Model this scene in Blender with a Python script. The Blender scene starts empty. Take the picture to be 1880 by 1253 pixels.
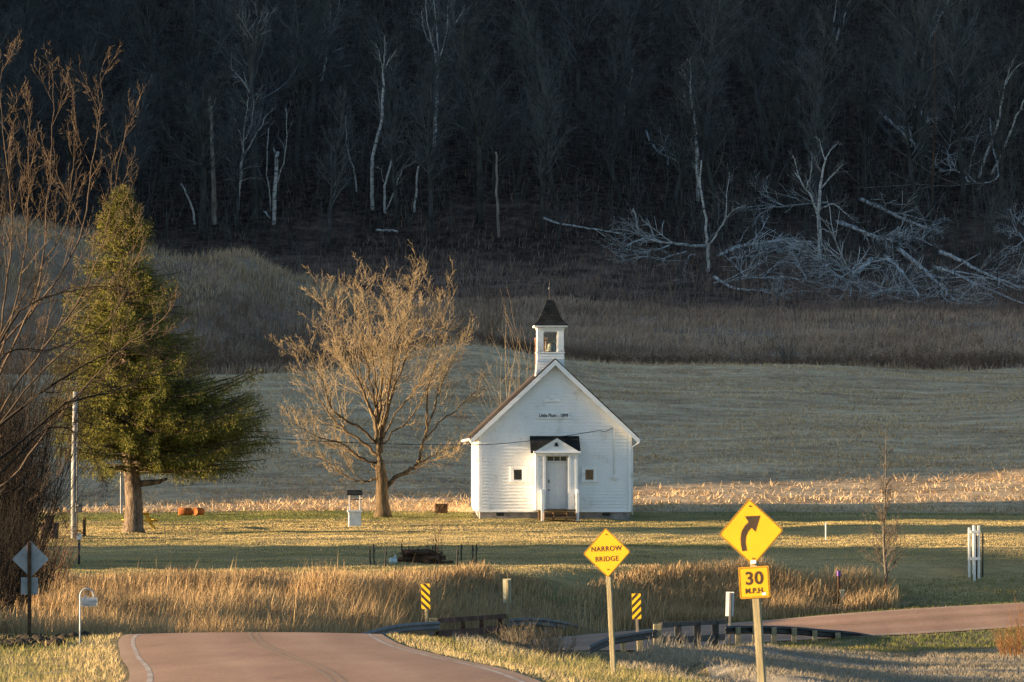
import bpy, bmesh, math, random
import numpy as np
from mathutils import Vector, Matrix, Quaternion

random.seed(7)
NR = np.random.default_rng(11)
SC = bpy.context.scene
COL = SC.collection
F = 10444.0            # focal length in photo pixels (200 mm on a 36 mm sensor, 1880 px)
CX, HY = 940.0, 900.0  # photo column of the axis, photo row of the horizon
SUN_AZ, SUN_EL = math.radians(4.5), math.radians(7.5)
TAN_EL = math.tan(SUN_EL)

# ------------------------------------------------------------------ materials
def new_mat(name):
    m = bpy.data.materials.new(name); m.use_nodes = True
    nt = m.node_tree
    b = nt.nodes['Principled BSDF']
    return m, nt, b

def N(nt, typ, **kw):
    n = nt.nodes.new(typ)
    for k, v in kw.items():
        setattr(n, k, v)
    return n

def rgba(c): return (c[0], c[1], c[2], 1.0)

def ramp(nt, stops):
    r = N(nt, 'ShaderNodeValToRGB')
    el = r.color_ramp.elements
    while len(el) > 1: el.remove(el[-1])
    el[0].position = stops[0][0]; el[0].color = rgba(stops[0][1])
    for p, c in stops[1:]:
        e = el.new(p); e.color = rgba(c)
    return r

def noise_mat(name, stops, scale=1.0, detail=6.0, rough=0.85, bump=0.0, bscale=None, stretch=(1, 1, 1), spec=0.2,
              coord='Object', fine=None, attr=None, attr_mix=0.5, metal=0.0, bdist=0.05, stops2=None, scale2=0.3):
    """colour from a stretched noise through a ramp; an optional second, finer noise multiplies it; attr is a per-blade random tint"""
    m, nt, b = new_mat(name)
    L = nt.links
    tc = N(nt, 'ShaderNodeTexCoord'); mp = N(nt, 'ShaderNodeMapping')
    mp.inputs['Scale'].default_value = stretch
    if coord == 'World':
        g = N(nt, 'ShaderNodeNewGeometry'); L.new(g.outputs['Position'], mp.inputs['Vector'])
    else:
        L.new(tc.outputs[coord], mp.inputs['Vector'])
    n = N(nt, 'ShaderNodeTexNoise'); n.inputs['Scale'].default_value = scale; n.inputs['Detail'].default_value = detail
    n.inputs['Roughness'].default_value = 0.62
    L.new(mp.outputs['Vector'], n.inputs['Vector'])
    r = ramp(nt, stops); L.new(n.outputs['Fac'], r.inputs['Fac'])
    out = r.outputs['Color']
    if stops2:
        n2 = N(nt, 'ShaderNodeTexNoise'); n2.inputs['Scale'].default_value = scale2; n2.inputs['Detail'].default_value = 4
        L.new(mp.outputs['Vector'], n2.inputs['Vector'])
        r2 = ramp(nt, [(0.42, (0, 0, 0)), (0.6, (1, 1, 1))]); L.new(n2.outputs['Fac'], r2.inputs['Fac'])
        r3 = ramp(nt, stops2); L.new(n.outputs['Fac'], r3.inputs['Fac'])
        mx = N(nt, 'ShaderNodeMix', data_type='RGBA'); L.new(r2.outputs['Color'], mx.inputs[0])
        L.new(out, mx.inputs[6]); L.new(r3.outputs['Color'], mx.inputs[7]); out = mx.outputs[2]
    if fine:
        nf = N(nt, 'ShaderNodeTexNoise'); nf.inputs['Scale'].default_value = fine[0]; nf.inputs['Detail'].default_value = 3
        L.new(mp.outputs['Vector'], nf.inputs['Vector'])
        rf = ramp(nt, [(0.3, (fine[1],) * 3), (0.7, (fine[2],) * 3)]); L.new(nf.outputs['Fac'], rf.inputs['Fac'])
        mx = N(nt, 'ShaderNodeMix', data_type='RGBA', blend_type='MULTIPLY'); mx.inputs[0].default_value = 1.0
        L.new(out, mx.inputs[6]); L.new(rf.outputs['Color'], mx.inputs[7]); out = mx.outputs[2]
    if attr:
        a = N(nt, 'ShaderNodeAttribute'); a.attribute_name = 'tint'
        ra = ramp(nt, attr); L.new(a.outputs['Fac'], ra.inputs['Fac'])
        mx = N(nt, 'ShaderNodeMix', data_type='RGBA'); mx.inputs[0].default_value = attr_mix
        L.new(out, mx.inputs[6]); L.new(ra.outputs['Color'], mx.inputs[7]); out = mx.outputs[2]
    L.new(out, b.inputs['Base Color'])
    b.inputs['Roughness'].default_value = rough
    b.inputs['Specular IOR Level'].default_value = spec
    b.inputs['Metallic'].default_value = metal
    if bump:
        nb = N(nt, 'ShaderNodeTexNoise'); nb.inputs['Scale'].default_value = bscale or scale * 4; nb.inputs['Detail'].default_value = 6
        L.new(mp.outputs['Vector'], nb.inputs['Vector'])
        bp = N(nt, 'ShaderNodeBump'); bp.inputs['Strength'].default_value = bump; bp.inputs['Distance'].default_value = bdist
        L.new(nb.outputs['Fac'], bp.inputs['Height']); L.new(bp.outputs['Normal'], b.inputs['Normal'])
    return m

def two(c, d, lo=0.35, hi=0.65): return [(lo, c), (hi, d)]

M = {}
def setup_materials():
    M['white_paint'] = noise_mat('white_paint', [(0.30, (.62, .60, .56)), (0.42, (.78, .78, .77)), (0.7, (.84, .84, .83))], 1.6, 8, .6, 0, 30, fine=(9, .93, 1.0))
    M['trim_paint'] = noise_mat('trim_paint', [(0.27, (.55, .50, .43)), (0.40, (.80, .79, .77)), (0.7, (.86, .86, .85))], 2.2, 8, .55)
    M['door_paint'] = noise_mat('door_paint', [(0.3, (.66, .67, .68)), (0.7, (.76, .77, .77))], 2.5, 6, .5)
    M['dark_glass'] = noise_mat('dark_glass', two((.012, .013, .016), (.03, .03, .032)), 3, 3, .15, spec=.5)
    M['brown_glass'] = noise_mat('brown_glass', two((.10, .05, .02), (.22, .12, .05)), 6, 3, .3, spec=.4, stretch=(6, 1, 1))
    M['concrete'] = noise_mat('concrete', two((.15, .135, .12), (.30, .27, .24)), 3, 7, .9, .3, 20)
    M['weathered_wood'] = noise_mat('weathered_wood', two((.10, .075, .05), (.24, .18, .12)), 5, 6, .85, .2, 25, stretch=(1, 1, .15))
    M['sign_post_wood'] = noise_mat('sign_post_wood', two((.20, .165, .10), (.36, .30, .18)), 6, 6, .85, .25, 30, stretch=(3, 3, .25), fine=(20, .8, 1.1))
    M['grey_post_wood'] = noise_mat('grey_post_wood', two((.10, .085, .07), (.22, .19, .16)), 6, 6, .9, .2, 25, stretch=(3, 3, .2))
    M['deck_wood'] = noise_mat('deck_wood', two((.11, .065, .035), (.22, .13, .07)), 6, 6, .85, .2, 25)
    M['picnic_paint'] = noise_mat('picnic_paint', two((.38, .24, .03), (.55, .36, .06)), 4, 5, .7)
    M['orange_rust'] = noise_mat('orange_rust', two((.26, .075, .016), (.42, .14, .036)), 3, 6, .85, .2, 25, fine=(18, .7, 1.1))
    M['rust_steel'] = noise_mat('rust_steel', [(0.32, (.035, .02, .016)), (0.55, (.095, .045, .03)), (0.72, (.20, .12, .09))], 2.5, 8, .85, .3, 30, fine=(14, .75, 1.1))
    M['galvanized'] = noise_mat('galvanized', two((.06, .06, .06), (.16, .15, .145)), 3, 7, .75, .1, 20, metal=.3, spec=.5)
    M['rail_dark'] = noise_mat('rail_dark', two((.018, .018, .02), (.06, .058, .055)), 3, 7, .6, .15, 20, metal=.2, spec=.4)
    M['sign_back'] = noise_mat('sign_back', two((.22, .23, .24), (.34, .35, .36)), 3, 5, .55, metal=.2, spec=.4)
    M['sign_yellow'] = noise_mat('sign_yellow', two((.60, .30, .003), (.67, .345, .004)), 2.2, 6, .45, spec=.35, fine=(12, .96, 1.0))
    M['sign_black'] = noise_mat('sign_black', two((.022, .012, .007), (.045, .024, .014)), 6, 4, .5, spec=.3)
    M['marker_yellow'] = noise_mat('marker_yellow', two((.60, .35, .005), (.67, .41, .008)), 4, 5, .45, spec=.35)
    M['marker_black'] = noise_mat('marker_black', two((.02, .014, .012), (.05, .03, .022)), 6, 4, .5)
    M['panel_white'] = noise_mat('panel_white', two((.58, .58, .56), (.72, .72, .70)), 4, 5, .5, spec=.4)
    M['bolt'] = noise_mat('bolt', two((.10, .07, .03), (.2, .15, .08)), 10, 3, .5, metal=.5)
    M['sticker'] = noise_mat('sticker', two((.85, .85, .84), (.9, .9, .9)), 6, 3, .4)
    M['mailbox_metal'] = noise_mat('mailbox_metal', two((.20, .22, .25), (.38, .41, .43)), 4, 6, .45, metal=.2, spec=.5)
    M['pole_paint'] = noise_mat('pole_paint', two((.20, .19, .18), (.48, .46, .43)), 2, 7, .75, .2, 20, stretch=(3, 3, .3))
    M['dark_metal'] = noise_mat('dark_metal', two((.012, .012, .013), (.04, .038, .035)), 5, 5, .6, spec=.3)
    M['dark_green'] = noise_mat('dark_green', two((.012, .05, .03), (.025, .09, .05)), 4, 5, .6)
    M['dark_wood'] = noise_mat('dark_wood', two((.035, .02, .012), (.10, .055, .03)), 5, 6, .85, .2, 20)
    M['bag_plastic'] = noise_mat('bag_plastic', two((.28, .38, .40), (.50, .58, .60)), 6, 5, .5, .3, 12)
    M['bronze'] = noise_mat('bronze', two((.10, .12, .10), (.25, .25, .20)), 8, 5, .45, metal=.5)
    M['purple'] = noise_mat('purple', two((.12, .06, .22), (.2, .1, .32)), 8, 3, .5)
    M['beige_box'] = noise_mat('beige_box', two((.30, .29, .20), (.42, .41, .30)), 6, 4, .6)
    M['letter_navy'] = noise_mat('letter_navy', two((.012, .016, .035), (.03, .035, .06)), 8, 3, .6)
    M['wire'] = noise_mat('wire', two((.01, .01, .01), (.02, .02, .02)), 8, 2, .6)
    # bark
    M['bark_maple'] = noise_mat('bark_maple', two((.055, .036, .02), (.175, .12, .066)), 3, 8, .9, .5, 12, stretch=(3, 3, .5), fine=(14, .7, 1.15))
    M['twig_maple'] = noise_mat('twig_maple', two((.19, .14, .08), (.36, .27, .16)), 3, 4, .9)
    M['bark_spruce'] = noise_mat('bark_spruce', two((.07, .048, .035), (.26, .19, .135)), 4, 8, .95, .6, 14, stretch=(2, 2, .6), fine=(10, .6, 1.15))
    M['bark_left'] = noise_mat('bark_left', two((.045, .031, .022), (.12, .083, .056)), 3, 7, .9, .3, 14)
    M['twig_left'] = noise_mat('twig_left', two((.07, .047, .031), (.15, .105, .066)), 3, 4, .9)
    M['bark_birch'] = noise_mat('bark_birch', [(0.36, (.05, .047, .044)), (0.44, (.30, .295, .28)), (0.7, (.52, .515, .50))], 2.2, 5, .8, .1, 20, stretch=(1, 1, 3.2))
    M['twig_birch'] = noise_mat('twig_birch', two((.15, .15, .145), (.28, .28, .27)), 2, 4, .85)
    M['bark_snag'] = noise_mat('bark_snag', [(0.35, (.10, .08, .066)), (0.6, (.27, .235, .205)), (.75, (.38, .345, .31))], 1.8, 7, .9, .3, 15, stretch=(2, 2, .5))
    M['twig_fallen'] = noise_mat('twig_fallen', two((.24, .25, .255), (.56, .57, .57)), 2, 4, .85)
    M['brush_blades'] = noise_mat('brush_blades', two((.12, .08, .063), (.26, .175, .135)), .3, 6, .95, coord='World', attr=[(0, (.09, .06, .048)), (1, (.30, .205, .155))], attr_mix=.5)
    M['shoulder_grass'] = noise_mat('shoulder_grass', two((.30, .21, .10), (.56, .42, .23)), .5, 6, .9, coord='World', attr=[(0, (.22, .16, .08)), (1, (.66, .50, .28))], attr_mix=.5)
    M['twig_creek'] = noise_mat('twig_creek', two((.10, .08, .055), (.23, .185, .13)), 3, 4, .9)
    M['twig_grey'] = noise_mat('twig_grey', two((.07, .057, .045), (.15, .125, .10)), 3, 4, .9)
    M['twig_ash'] = noise_mat('twig_ash', two((.055, .059, .06), (.135, .14, .14)), 1.2, 4, .95)
    M['clod_soil'] = noise_mat('clod_soil', two((.018, .014, .010), (.05, .038, .026)), 6, 7, .95, .5, 20)
    M['bark_red'] = noise_mat('bark_red', two((.05, .03, .022), (.11, .07, .05)), 2, 6, .9, stretch=(2, 2, .4))
    M['bark_dark'] = noise_mat('bark_dark', two((.02, .021, .021), (.072, .073, .071)), 1.5, 7, .95, .2, 12, stretch=(1, 1, .5))
    M['twig_dark'] = noise_mat('twig_dark', two((.036, .040, .041), (.105, .109, .105)), 1.2, 4, .95)
    M['bark_fallen'] = noise_mat('bark_fallen', [(0.34, (.04, .04, .041)), (0.45, (.28, .29, .295)), (0.7, (.54, .55, .55))], 3.0, 6, .85, .1, 20)
    M['twig_shrub'] = noise_mat('twig_shrub', two((.09, .055, .035), (.19, .12, .075)), 3, 4, .9)
    M['twig_black'] = noise_mat('twig_black', two((.010, .008, .006), (.028, .020, .015)), 3, 4, .9)
    M['twig_orange'] = noise_mat('twig_orange', two((.13, .065, .028), (.25, .125, .05)), 3, 4, .9)
    # ground covers
    M['soil_verge'] = noise_mat('soil_verge', two((.08, .07, .03), (.26, .19, .10)), .9, 8, .95, .6, 9, coord='World', bdist=.08)
    M['lawn'] = noise_mat('lawn', [(0.33, (.065, .08, .028)), (0.48, (.22, .175, .075)), (0.62, (.36, .27, .125))], .16, 9, .95, .9, 7, coord='World', stretch=(.35, 1.4, 1), bdist=.07, fine=(3.0, .72, 1.12))
    M['corn_field'] = noise_mat('corn_field', [(.32, (.29, .185, .10)), (.5, (.48, .33, .185)), (.68, (.64, .47, .285))], .5, 10, .95, .8, 5, coord='World', stretch=(.45, 1, 1), bdist=.1, fine=(3.5, .55, 1.15))
    M['pasture'] = noise_mat('pasture', two((.16, .14, .11), (.30, .255, .19)), .6, 9, .95, .9, 4, coord='World', stretch=(.5, 1, 1), bdist=.12, fine=(2.2, .6, 1.15))
    M['meadow'] = noise_mat('meadow', two((.14, .10, .075), (.30, .215, .15)), .35, 8, .95, .7, 3, coord='World', stretch=(.4, 1, 1), bdist=.2)
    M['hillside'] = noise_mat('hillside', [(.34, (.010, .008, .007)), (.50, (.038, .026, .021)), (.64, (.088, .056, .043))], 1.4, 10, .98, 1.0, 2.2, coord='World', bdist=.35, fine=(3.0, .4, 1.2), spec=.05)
    M['road'] = noise_mat('road', [(.30, (.21, .113, .068)), (.42, (.31, .172, .104)), (.66, (.45, .262, .165))], .35, 10, .9, .35, 45, coord='World', stretch=(1.6, .22, 1), bdist=.012, fine=(9, .8, 1.1), spec=.12, attr=[(0, (.40, .29, .19)), (.06, (.30, .19, .13)), (.20, (.28, .175, .12)), (.30, (.37, .24, .17)), (.42, (.28, .172, .118)), (.5, (.22, .138, .088)), (.58, (.28, .172, .118)), (.70, (.37, .24, .17)), (.80, (.28, .175, .12)), (.94, (.30, .19, .13)), (1, (.40, .29, .19))], attr_mix=.5)
    M['line_white'] = noise_mat('line_white', [(.36, (.24, .155, .11)), (.5, (.42, .34, .27)), (.66, (.56, .48, .40))], 1.3, 8, .7, coord='World', fine=(14, .7, 1.1))
    M['line_yellow'] = noise_mat('line_yellow', [(.42, (.26, .165, .11)), (.6, (.33, .215, .105))], 1.3, 8, .7, coord='World', fine=(14, .8, 1.1))
    M['bridge_concrete'] = noise_mat('bridge_concrete', two((.10, .085, .07), (.26, .22, .17)), 2, 8, .9, .3, 14)
    M['tall_grass'] = noise_mat('tall_grass', two((.26, .16, .075), (.46, .31, .155)), .25, 6, .9, coord='World', attr=[(0, (.16, .09, .045)), (.5, (.38, .25, .125)), (1, (.62, .46, .26))], attr_mix=.6)
    M['lawn_blades'] = noise_mat('lawn_blades', [(0.32, (.10, .12, .035)), (0.45, (.40, .30, .12)), (0.60, (.60, .44, .20))], .14, 7, .9, coord='World', stretch=(.35, 1.4, 1), attr=[(0, (.18, .15, .055)), (.5, (.42, .32, .14)), (1, (.62, .48, .24))], attr_mix=.22)
    M['lawn_green'] = noise_mat('lawn_green', [(0.36, (.06, .085, .018)), (0.54, (.17, .165, .04)), (0.66, (.38, .29, .10))], .4, 7, .9, coord='World', attr=[(0, (.04, .07, .015)), (1, (.18, .19, .05))], attr_mix=.4)
    M['verge_blades'] = noise_mat('verge_blades', [(0.40, (.07, .12, .02)), (0.50, (.24, .20, .065)), (0.60, (.48, .35, .16))], .35, 6, .9, coord='World', attr=[(0, (.10, .11, .03)), (1, (.46, .35, .16))], attr_mix=.4)
    M['stubble'] = noise_mat('stubble', [(.34, (.31, .19, .095)), (.5, (.54, .36, .19)), (.64, (.72, .51, .29))], .16, 8, .9, coord='World', stretch=(.4, 1, 1), attr=[(0, (.20, .125, .062)), (.5, (.56, .40, .225)), (1, (.84, .65, .41))], attr_mix=.42)
    M['pasture_blades'] = noise_mat('pasture_blades', two((.15, .13, .10), (.32, .265, .19)), .3, 6, .9, coord='World', attr=[(0, (.12, .10, .075)), (1, (.40, .33, .23))], attr_mix=.5)
    M['meadow_blades'] = noise_mat('meadow_blades', [(.36, (.17, .105, .075)), (.5, (.40, .262, .172)), (.66, (.56, .39, .26))], .13, 6, .95, coord='World', stretch=(.3, 1, 1), attr=[(0, (.18, .125, .095)), (1, (.52, .385, .265))], attr_mix=.4)
    M['mound_blades'] = noise_mat('mound_blades', two((.33, .205, .12), (.58, .41, .25)), .2, 6, .95, coord='World', attr=[(0, (.13, .095, .06)), (1, (.46, .37, .25))], attr_mix=.5)
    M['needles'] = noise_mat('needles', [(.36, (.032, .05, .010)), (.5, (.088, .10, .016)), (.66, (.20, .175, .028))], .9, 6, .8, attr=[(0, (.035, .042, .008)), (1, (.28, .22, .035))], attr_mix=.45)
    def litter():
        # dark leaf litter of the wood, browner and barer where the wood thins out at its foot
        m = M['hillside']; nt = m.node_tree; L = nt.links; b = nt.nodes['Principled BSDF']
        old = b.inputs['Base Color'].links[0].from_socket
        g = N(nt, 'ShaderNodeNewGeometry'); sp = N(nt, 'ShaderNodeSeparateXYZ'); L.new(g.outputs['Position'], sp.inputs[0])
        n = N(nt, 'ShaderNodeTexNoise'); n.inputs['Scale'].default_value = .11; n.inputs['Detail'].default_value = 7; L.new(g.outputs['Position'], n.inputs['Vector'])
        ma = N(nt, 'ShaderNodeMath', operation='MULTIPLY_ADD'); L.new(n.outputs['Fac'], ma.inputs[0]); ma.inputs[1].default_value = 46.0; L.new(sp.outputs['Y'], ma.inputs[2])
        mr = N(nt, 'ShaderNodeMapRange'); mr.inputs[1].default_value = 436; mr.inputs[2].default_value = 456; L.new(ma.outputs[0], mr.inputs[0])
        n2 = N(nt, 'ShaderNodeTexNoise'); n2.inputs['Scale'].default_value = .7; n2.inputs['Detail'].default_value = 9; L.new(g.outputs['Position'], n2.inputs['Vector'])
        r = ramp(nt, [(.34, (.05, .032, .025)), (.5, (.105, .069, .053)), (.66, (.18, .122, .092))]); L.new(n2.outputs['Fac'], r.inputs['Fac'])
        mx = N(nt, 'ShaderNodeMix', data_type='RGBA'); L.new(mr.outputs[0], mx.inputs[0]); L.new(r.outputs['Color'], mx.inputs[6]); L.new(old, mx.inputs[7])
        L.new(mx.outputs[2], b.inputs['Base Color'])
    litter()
    # shingles and brick, patterned
    def brick(name, c1, c2, mortar, scale, w, h, rough=.9, msize=.012):
        m, nt, b = new_mat(name)
        tc = N(nt, 'ShaderNodeTexCoord')
        mp = N(nt, 'ShaderNodeMapping')
        nt.links.new(tc.outputs['Object'], mp.inputs['Vector'])
        br = N(nt, 'ShaderNodeTexBrick'); br.inputs['Scale'].default_value = scale
        br.inputs['Color1'].default_value = rgba(c1); br.inputs['Color2'].default_value = rgba(c2); br.inputs['Mortar'].default_value = rgba(mortar)
        br.inputs['Mortar Size'].default_value = msize; br.inputs['Brick Width'].default_value = w; br.inputs['Row Height'].default_value = h
        nt.links.new(mp.outputs['Vector'], br.inputs['Vector'])
        nf = N(nt, 'ShaderNodeTexNoise'); nf.inputs['Scale'].default_value = 2.5; nf.inputs['Detail'].default_value = 7
        nt.links.new(tc.outputs['Object'], nf.inputs['Vector'])
        rf = ramp(nt, [(.35, (.55, .55, .55)), (.65, (1.15, 1.12, 1.08))]); nt.links.new(nf.outputs['Fac'], rf.inputs['Fac'])
        mx = N(nt, 'ShaderNodeMix', data_type='RGBA', blend_type='MULTIPLY'); mx.inputs[0].default_value = 1
        nt.links.new(br.outputs['Color'], mx.inputs[6]); nt.links.new(rf.outputs['Color'], mx.inputs[7])
        nt.links.new(mx.outputs[2], b.inputs['Base Color']); b.inputs['Roughness'].default_value = rough
        b.inputs['Specular IOR Level'].default_value = .2
        return m, mp
    M['shingle'], mp = brick('shingle', (.045, .036, .031), (.075, .056, .045), (.02, .016, .014), 1, .3, .16)
    M['shingle_dark'], mp = brick('shingle_dark', (.008, .011, .013), (.022, .026, .028), (.005, .006, .007), 1, .22, .13)
    mp.inputs['Rotation'].default_value = (math.radians(90), 0, 0)
    M['brick_red'], mp = brick('brick_red', (.42, .15, .06), (.55, .22, .09), (.40, .33, .27), 1, .22, .075)
    mp.inputs['Rotation'].default_value = (math.radians(90), 0, 0)

setup_materials()

# ------------------------------------------------------------------ object helpers
def link(o):
    COL.objects.link(o); return o

def thing(name, label, cat, loc=(0, 0, 0), rotz=0.0, group=None):
    o = bpy.data.objects.new(name, None); link(o)
    o.empty_display_size = .3
    o.location = loc; o.rotation_euler = (0, 0, rotz)
    o['label'] = label; o['category'] = cat
    if group: o['group'] = group
    return o

def tag(o, label, cat, group=None):
    o['label'] = label; o['category'] = cat
    if group: o['group'] = group
    return o

def np_mesh(name, V, tris=None, quads=None, smooth=False):
    me = bpy.data.meshes.new(name)
    V = np.asarray(V, np.float32)
    nt_ = 0 if tris is None else len(tris); nq = 0 if quads is None else len(quads)
    me.vertices.add(len(V)); me.vertices.foreach_set('co', V.ravel())
    parts, starts, totals = [], [], []
    pos = 0
    if nq:
        parts.append(np.asarray(quads, np.int32).ravel()); starts.append(np.arange(nq) * 4); totals.append(np.full(nq, 4)); pos = nq * 4
    if nt_:
        parts.append(np.asarray(tris, np.int32).ravel()); starts.append(pos + np.arange(nt_) * 3); totals.append(np.full(nt_, 3))
    li = np.concatenate(parts)
    me.loops.add(len(li)); me.loops.foreach_set('vertex_index', li)
    me.polygons.add(nt_ + nq)
    me.polygons.foreach_set('loop_start', np.concatenate(starts).astype(np.int32))
    me.polygons.foreach_set('loop_total', np.concatenate(totals).astype(np.int32))
    if smooth: me.polygons.foreach_set('use_smooth', np.ones(nt_ + nq, bool))
    me.update(calc_edges=True)
    return me

def obj(name, me, mat, parent=None):
    o = bpy.data.objects.new(name, me)
    if mat is not None: me.materials.append(M[mat] if isinstance(mat, str) else mat)
    link(o)
    if parent is not None: o.parent = parent
    return o

class MB:
    """collects shapes into one mesh"""
    def __init__(s): s.v = []; s.f = []; s.sm = []
    def poly(s, pts, smooth=False):
        b = len(s.v); s.v += [tuple(p) for p in pts]; s.f.append(tuple(range(b, b + len(pts)))); s.sm.append(smooth); return s
    def box(s, c, d, rot=None, bev=0.0):
        """box with centre c and full size d, bevelled edges if bev"""
        bm = bmesh.new(); bmesh.ops.create_cube(bm, size=1.0)
        for v in bm.verts: v.co = Vector((v.co.x * d[0], v.co.y * d[1], v.co.z * d[2]))
        if bev: bmesh.ops.bevel(bm, geom=list(bm.edges), offset=bev, segments=1, affect='EDGES', profile=.5)
        mt = Matrix.Translation(c) @ (rot.to_4x4() if rot is not None else Matrix.Identity(4))
        return s.bm(bm, mt)
    def bm(s, bm, mt=None, smooth=False):
        b = len(s.v); bm.verts.index_update()
        for v in bm.verts:
            s.v.append(tuple(mt @ v.co) if mt is not None else tuple(v.co))
        for f in bm.faces:
            s.f.append(tuple(b + v.index for v in f.verts)); s.sm.append(smooth)
        bm.free(); return s
    def prism(s, outline, y0, y1):
        """outline in (x, z), extruded from y0 to y1"""
        n = len(outline); b = len(s.v)
        s.v += [(x, y0, z) for x, z in outline] + [(x, y1, z) for x, z in outline]
        s.f.append(tuple(b + i for i in range(n))); s.f.append(tuple(b + n + i for i in reversed(range(n)))); s.sm += [False, False]
        for i in range(n):
            j = (i + 1) % n
            s.f.append((b + j, b + i, b + n + i, b + n + j)); s.sm.append(False)
        return s
    def tube(s, pts, rad, n=8, cap=True, smooth=True):
        pts = [Vector(p) for p in pts]
        if not isinstance(rad, (list, tuple)): rad = [rad] * len(pts)
        b = len(s.v)
        for i, p in enumerate(pts):
            t = (pts[min(i + 1, len(pts) - 1)] - pts[max(i - 1, 0)]).normalized()
            ref = Vector((0, 1, 0)) if abs(t.y) < .8 else Vector((1, 0, 0))
            u = t.cross(ref).normalized(); w = t.cross(u)
            for k in range(n):
                a = 2 * math.pi * k / n
                s.v.append(tuple(p + (u * math.cos(a) + w * math.sin(a)) * rad[i]))
        for i in range(len(pts) - 1):
            for k in range(n):
                k2 = (k + 1) % n
                s.f.append((b + i * n + k, b + i * n + k2, b + (i + 1) * n + k2, b + (i + 1) * n + k)); s.sm.append(smooth)
        if cap:
            s.f.append(tuple(b + k for k in reversed(range(n)))); s.sm.append(False)
            e = b + (len(pts) - 1) * n
            s.f.append(tuple(e + k for k in range(n))); s.sm.append(False)
        return s
    def lathe(s, prof, c=(0, 0, 0), n=16, cap=True):
        """profile of (radius, z) turned about the vertical through c"""
        b = len(s.v)
        for r, z in prof:
            for k in range(n):
                a = 2 * math.pi * k / n
                s.v.append((c[0] + r * math.cos(a), c[1] + r * math.sin(a), c[2] + z))
        for i in range(len(prof) - 1):
            for k in range(n):
                k2 = (k + 1) % n
                s.f.append((b + i * n + k, b + i * n + k2, b + (i + 1) * n + k2, b + (i + 1) * n + k)); s.sm.append(True)
        if cap:
            s.f.append(tuple(b + k for k in reversed(range(n)))); s.sm.append(False)
            e = b + (len(prof) - 1) * n
            s.f.append(tuple(e + k for k in range(n))); s.sm.append(False)
        return s
    def build(s, name, mat, parent=None):
        me = bpy.data.meshes.new(name)
        me.from_pydata(s.v, [], s.f)
        bm = bmesh.new(); bm.from_mesh(me); bmesh.ops.recalc_face_normals(bm, faces=bm.faces); bm.to_mesh(me); bm.free()
        if len(me.polygons) == len(s.sm): me.polygons.foreach_set('use_smooth', s.sm)
        me.update()
        return obj(name, me, mat, parent)

class Tubes:
    """many thin tapered tubes in one mesh, built in batches"""
    def __init__(s): s.b = {}
    def add(s, pts, rad, n=3):
        s.b.setdefault((len(pts), n), []).append((pts, rad))
    def mesh(s, name, smooth=False, origin=None):
        VV, QQ, TT, off = [], [], [], 0
        for (k, n), lst in s.b.items():
            P = np.array([[tuple(p) for p in a[0]] for a in lst], np.float64)
            R = np.array([a[1] for a in lst], np.float64)
            T = np.empty_like(P); T[:, 1:-1] = P[:, 2:] - P[:, :-2]; T[:, 0] = P[:, 1] - P[:, 0]; T[:, -1] = P[:, -1] - P[:, -2]
            T /= np.linalg.norm(T, axis=2, keepdims=True) + 1e-9
            main = np.abs(P[:, -1] - P[:, 0]); ref = np.zeros((len(lst), 1, 3)); ref[np.arange(len(lst)), 0, np.argmin(main, axis=1)] = 1
            U = np.cross(T, np.broadcast_to(ref, T.shape)); U /= np.linalg.norm(U, axis=2, keepdims=True) + 1e-9
            Wv = np.cross(T, U)
            ang = 2 * np.pi * np.arange(n) / n
            ring = P[:, :, None] + R[:, :, None, None] * (U[:, :, None] * np.cos(ang)[None, None, :, None] + Wv[:, :, None] * np.sin(ang)[None, None, :, None])
            V = ring.reshape(-1, 3)
            idx = np.arange(len(lst) * k * n).reshape(len(lst), k, n) + off
            a = idx[:, :-1]; c = idx[:, 1:]
            q = np.stack([a, np.roll(a, -1, axis=2), np.roll(c, -1, axis=2), c], axis=-1).reshape(-1, 4)
            VV.append(V); QQ.append(q); off += len(V)
            if n == 3: TT.append(idx[:, 0][:, ::-1]); TT.append(idx[:, -1])
            else:
                for e, rev in ((idx[:, 0], True), (idx[:, -1], False)):
                    for j in range(1, n - 1):
                        t = np.stack([e[:, 0], e[:, j], e[:, j + 1]], axis=1)
                        TT.append(t[:, ::-1] if rev else t)
        V = np.concatenate(VV)
        if origin is not None: V = V - np.array(origin)
        return np_mesh(name, V, np.concatenate(TT), np.concatenate(QQ), smooth)

def Wp(px, py, Y):
    """the world point at distance Y that the photo shows at column px, row py"""
    return Vector(((px - CX) * Y / F, Y, -(py - HY) * Y / F))
# ------------------------------------------------------------------ terrain
def pchip(xs, ys):
    xs = np.array(xs, float); ys = np.array(ys, float)
    h = np.diff(xs); d = np.diff(ys) / h
    m = np.zeros_like(ys)
    m[1:-1] = np.where(d[:-1] * d[1:] > 0, 2 * d[:-1] * d[1:] / np.where(d[:-1] + d[1:] == 0, 1, d[:-1] + d[1:]), 0)
    m[0] = d[0]; m[-1] = d[-1]
    def f(x):
        x = np.clip(np.asarray(x, float), xs[0], xs[-1])
        i = np.clip(np.searchsorted(xs, x) - 1, 0, len(xs) - 2)
        t = (x - xs[i]) / h[i]
        return (2 * t**3 - 3 * t**2 + 1) * ys[i] + (t**3 - 2 * t**2 + t) * h[i] * m[i] + (-2 * t**3 + 3 * t**2) * ys[i + 1] + (t**3 - t**2) * h[i] * m[i + 1]
    return f

def sstep(a, b, x):
    t = np.clip((x - a) / (b - a), 0, 1); return t * t * (3 - 2 * t)

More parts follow.
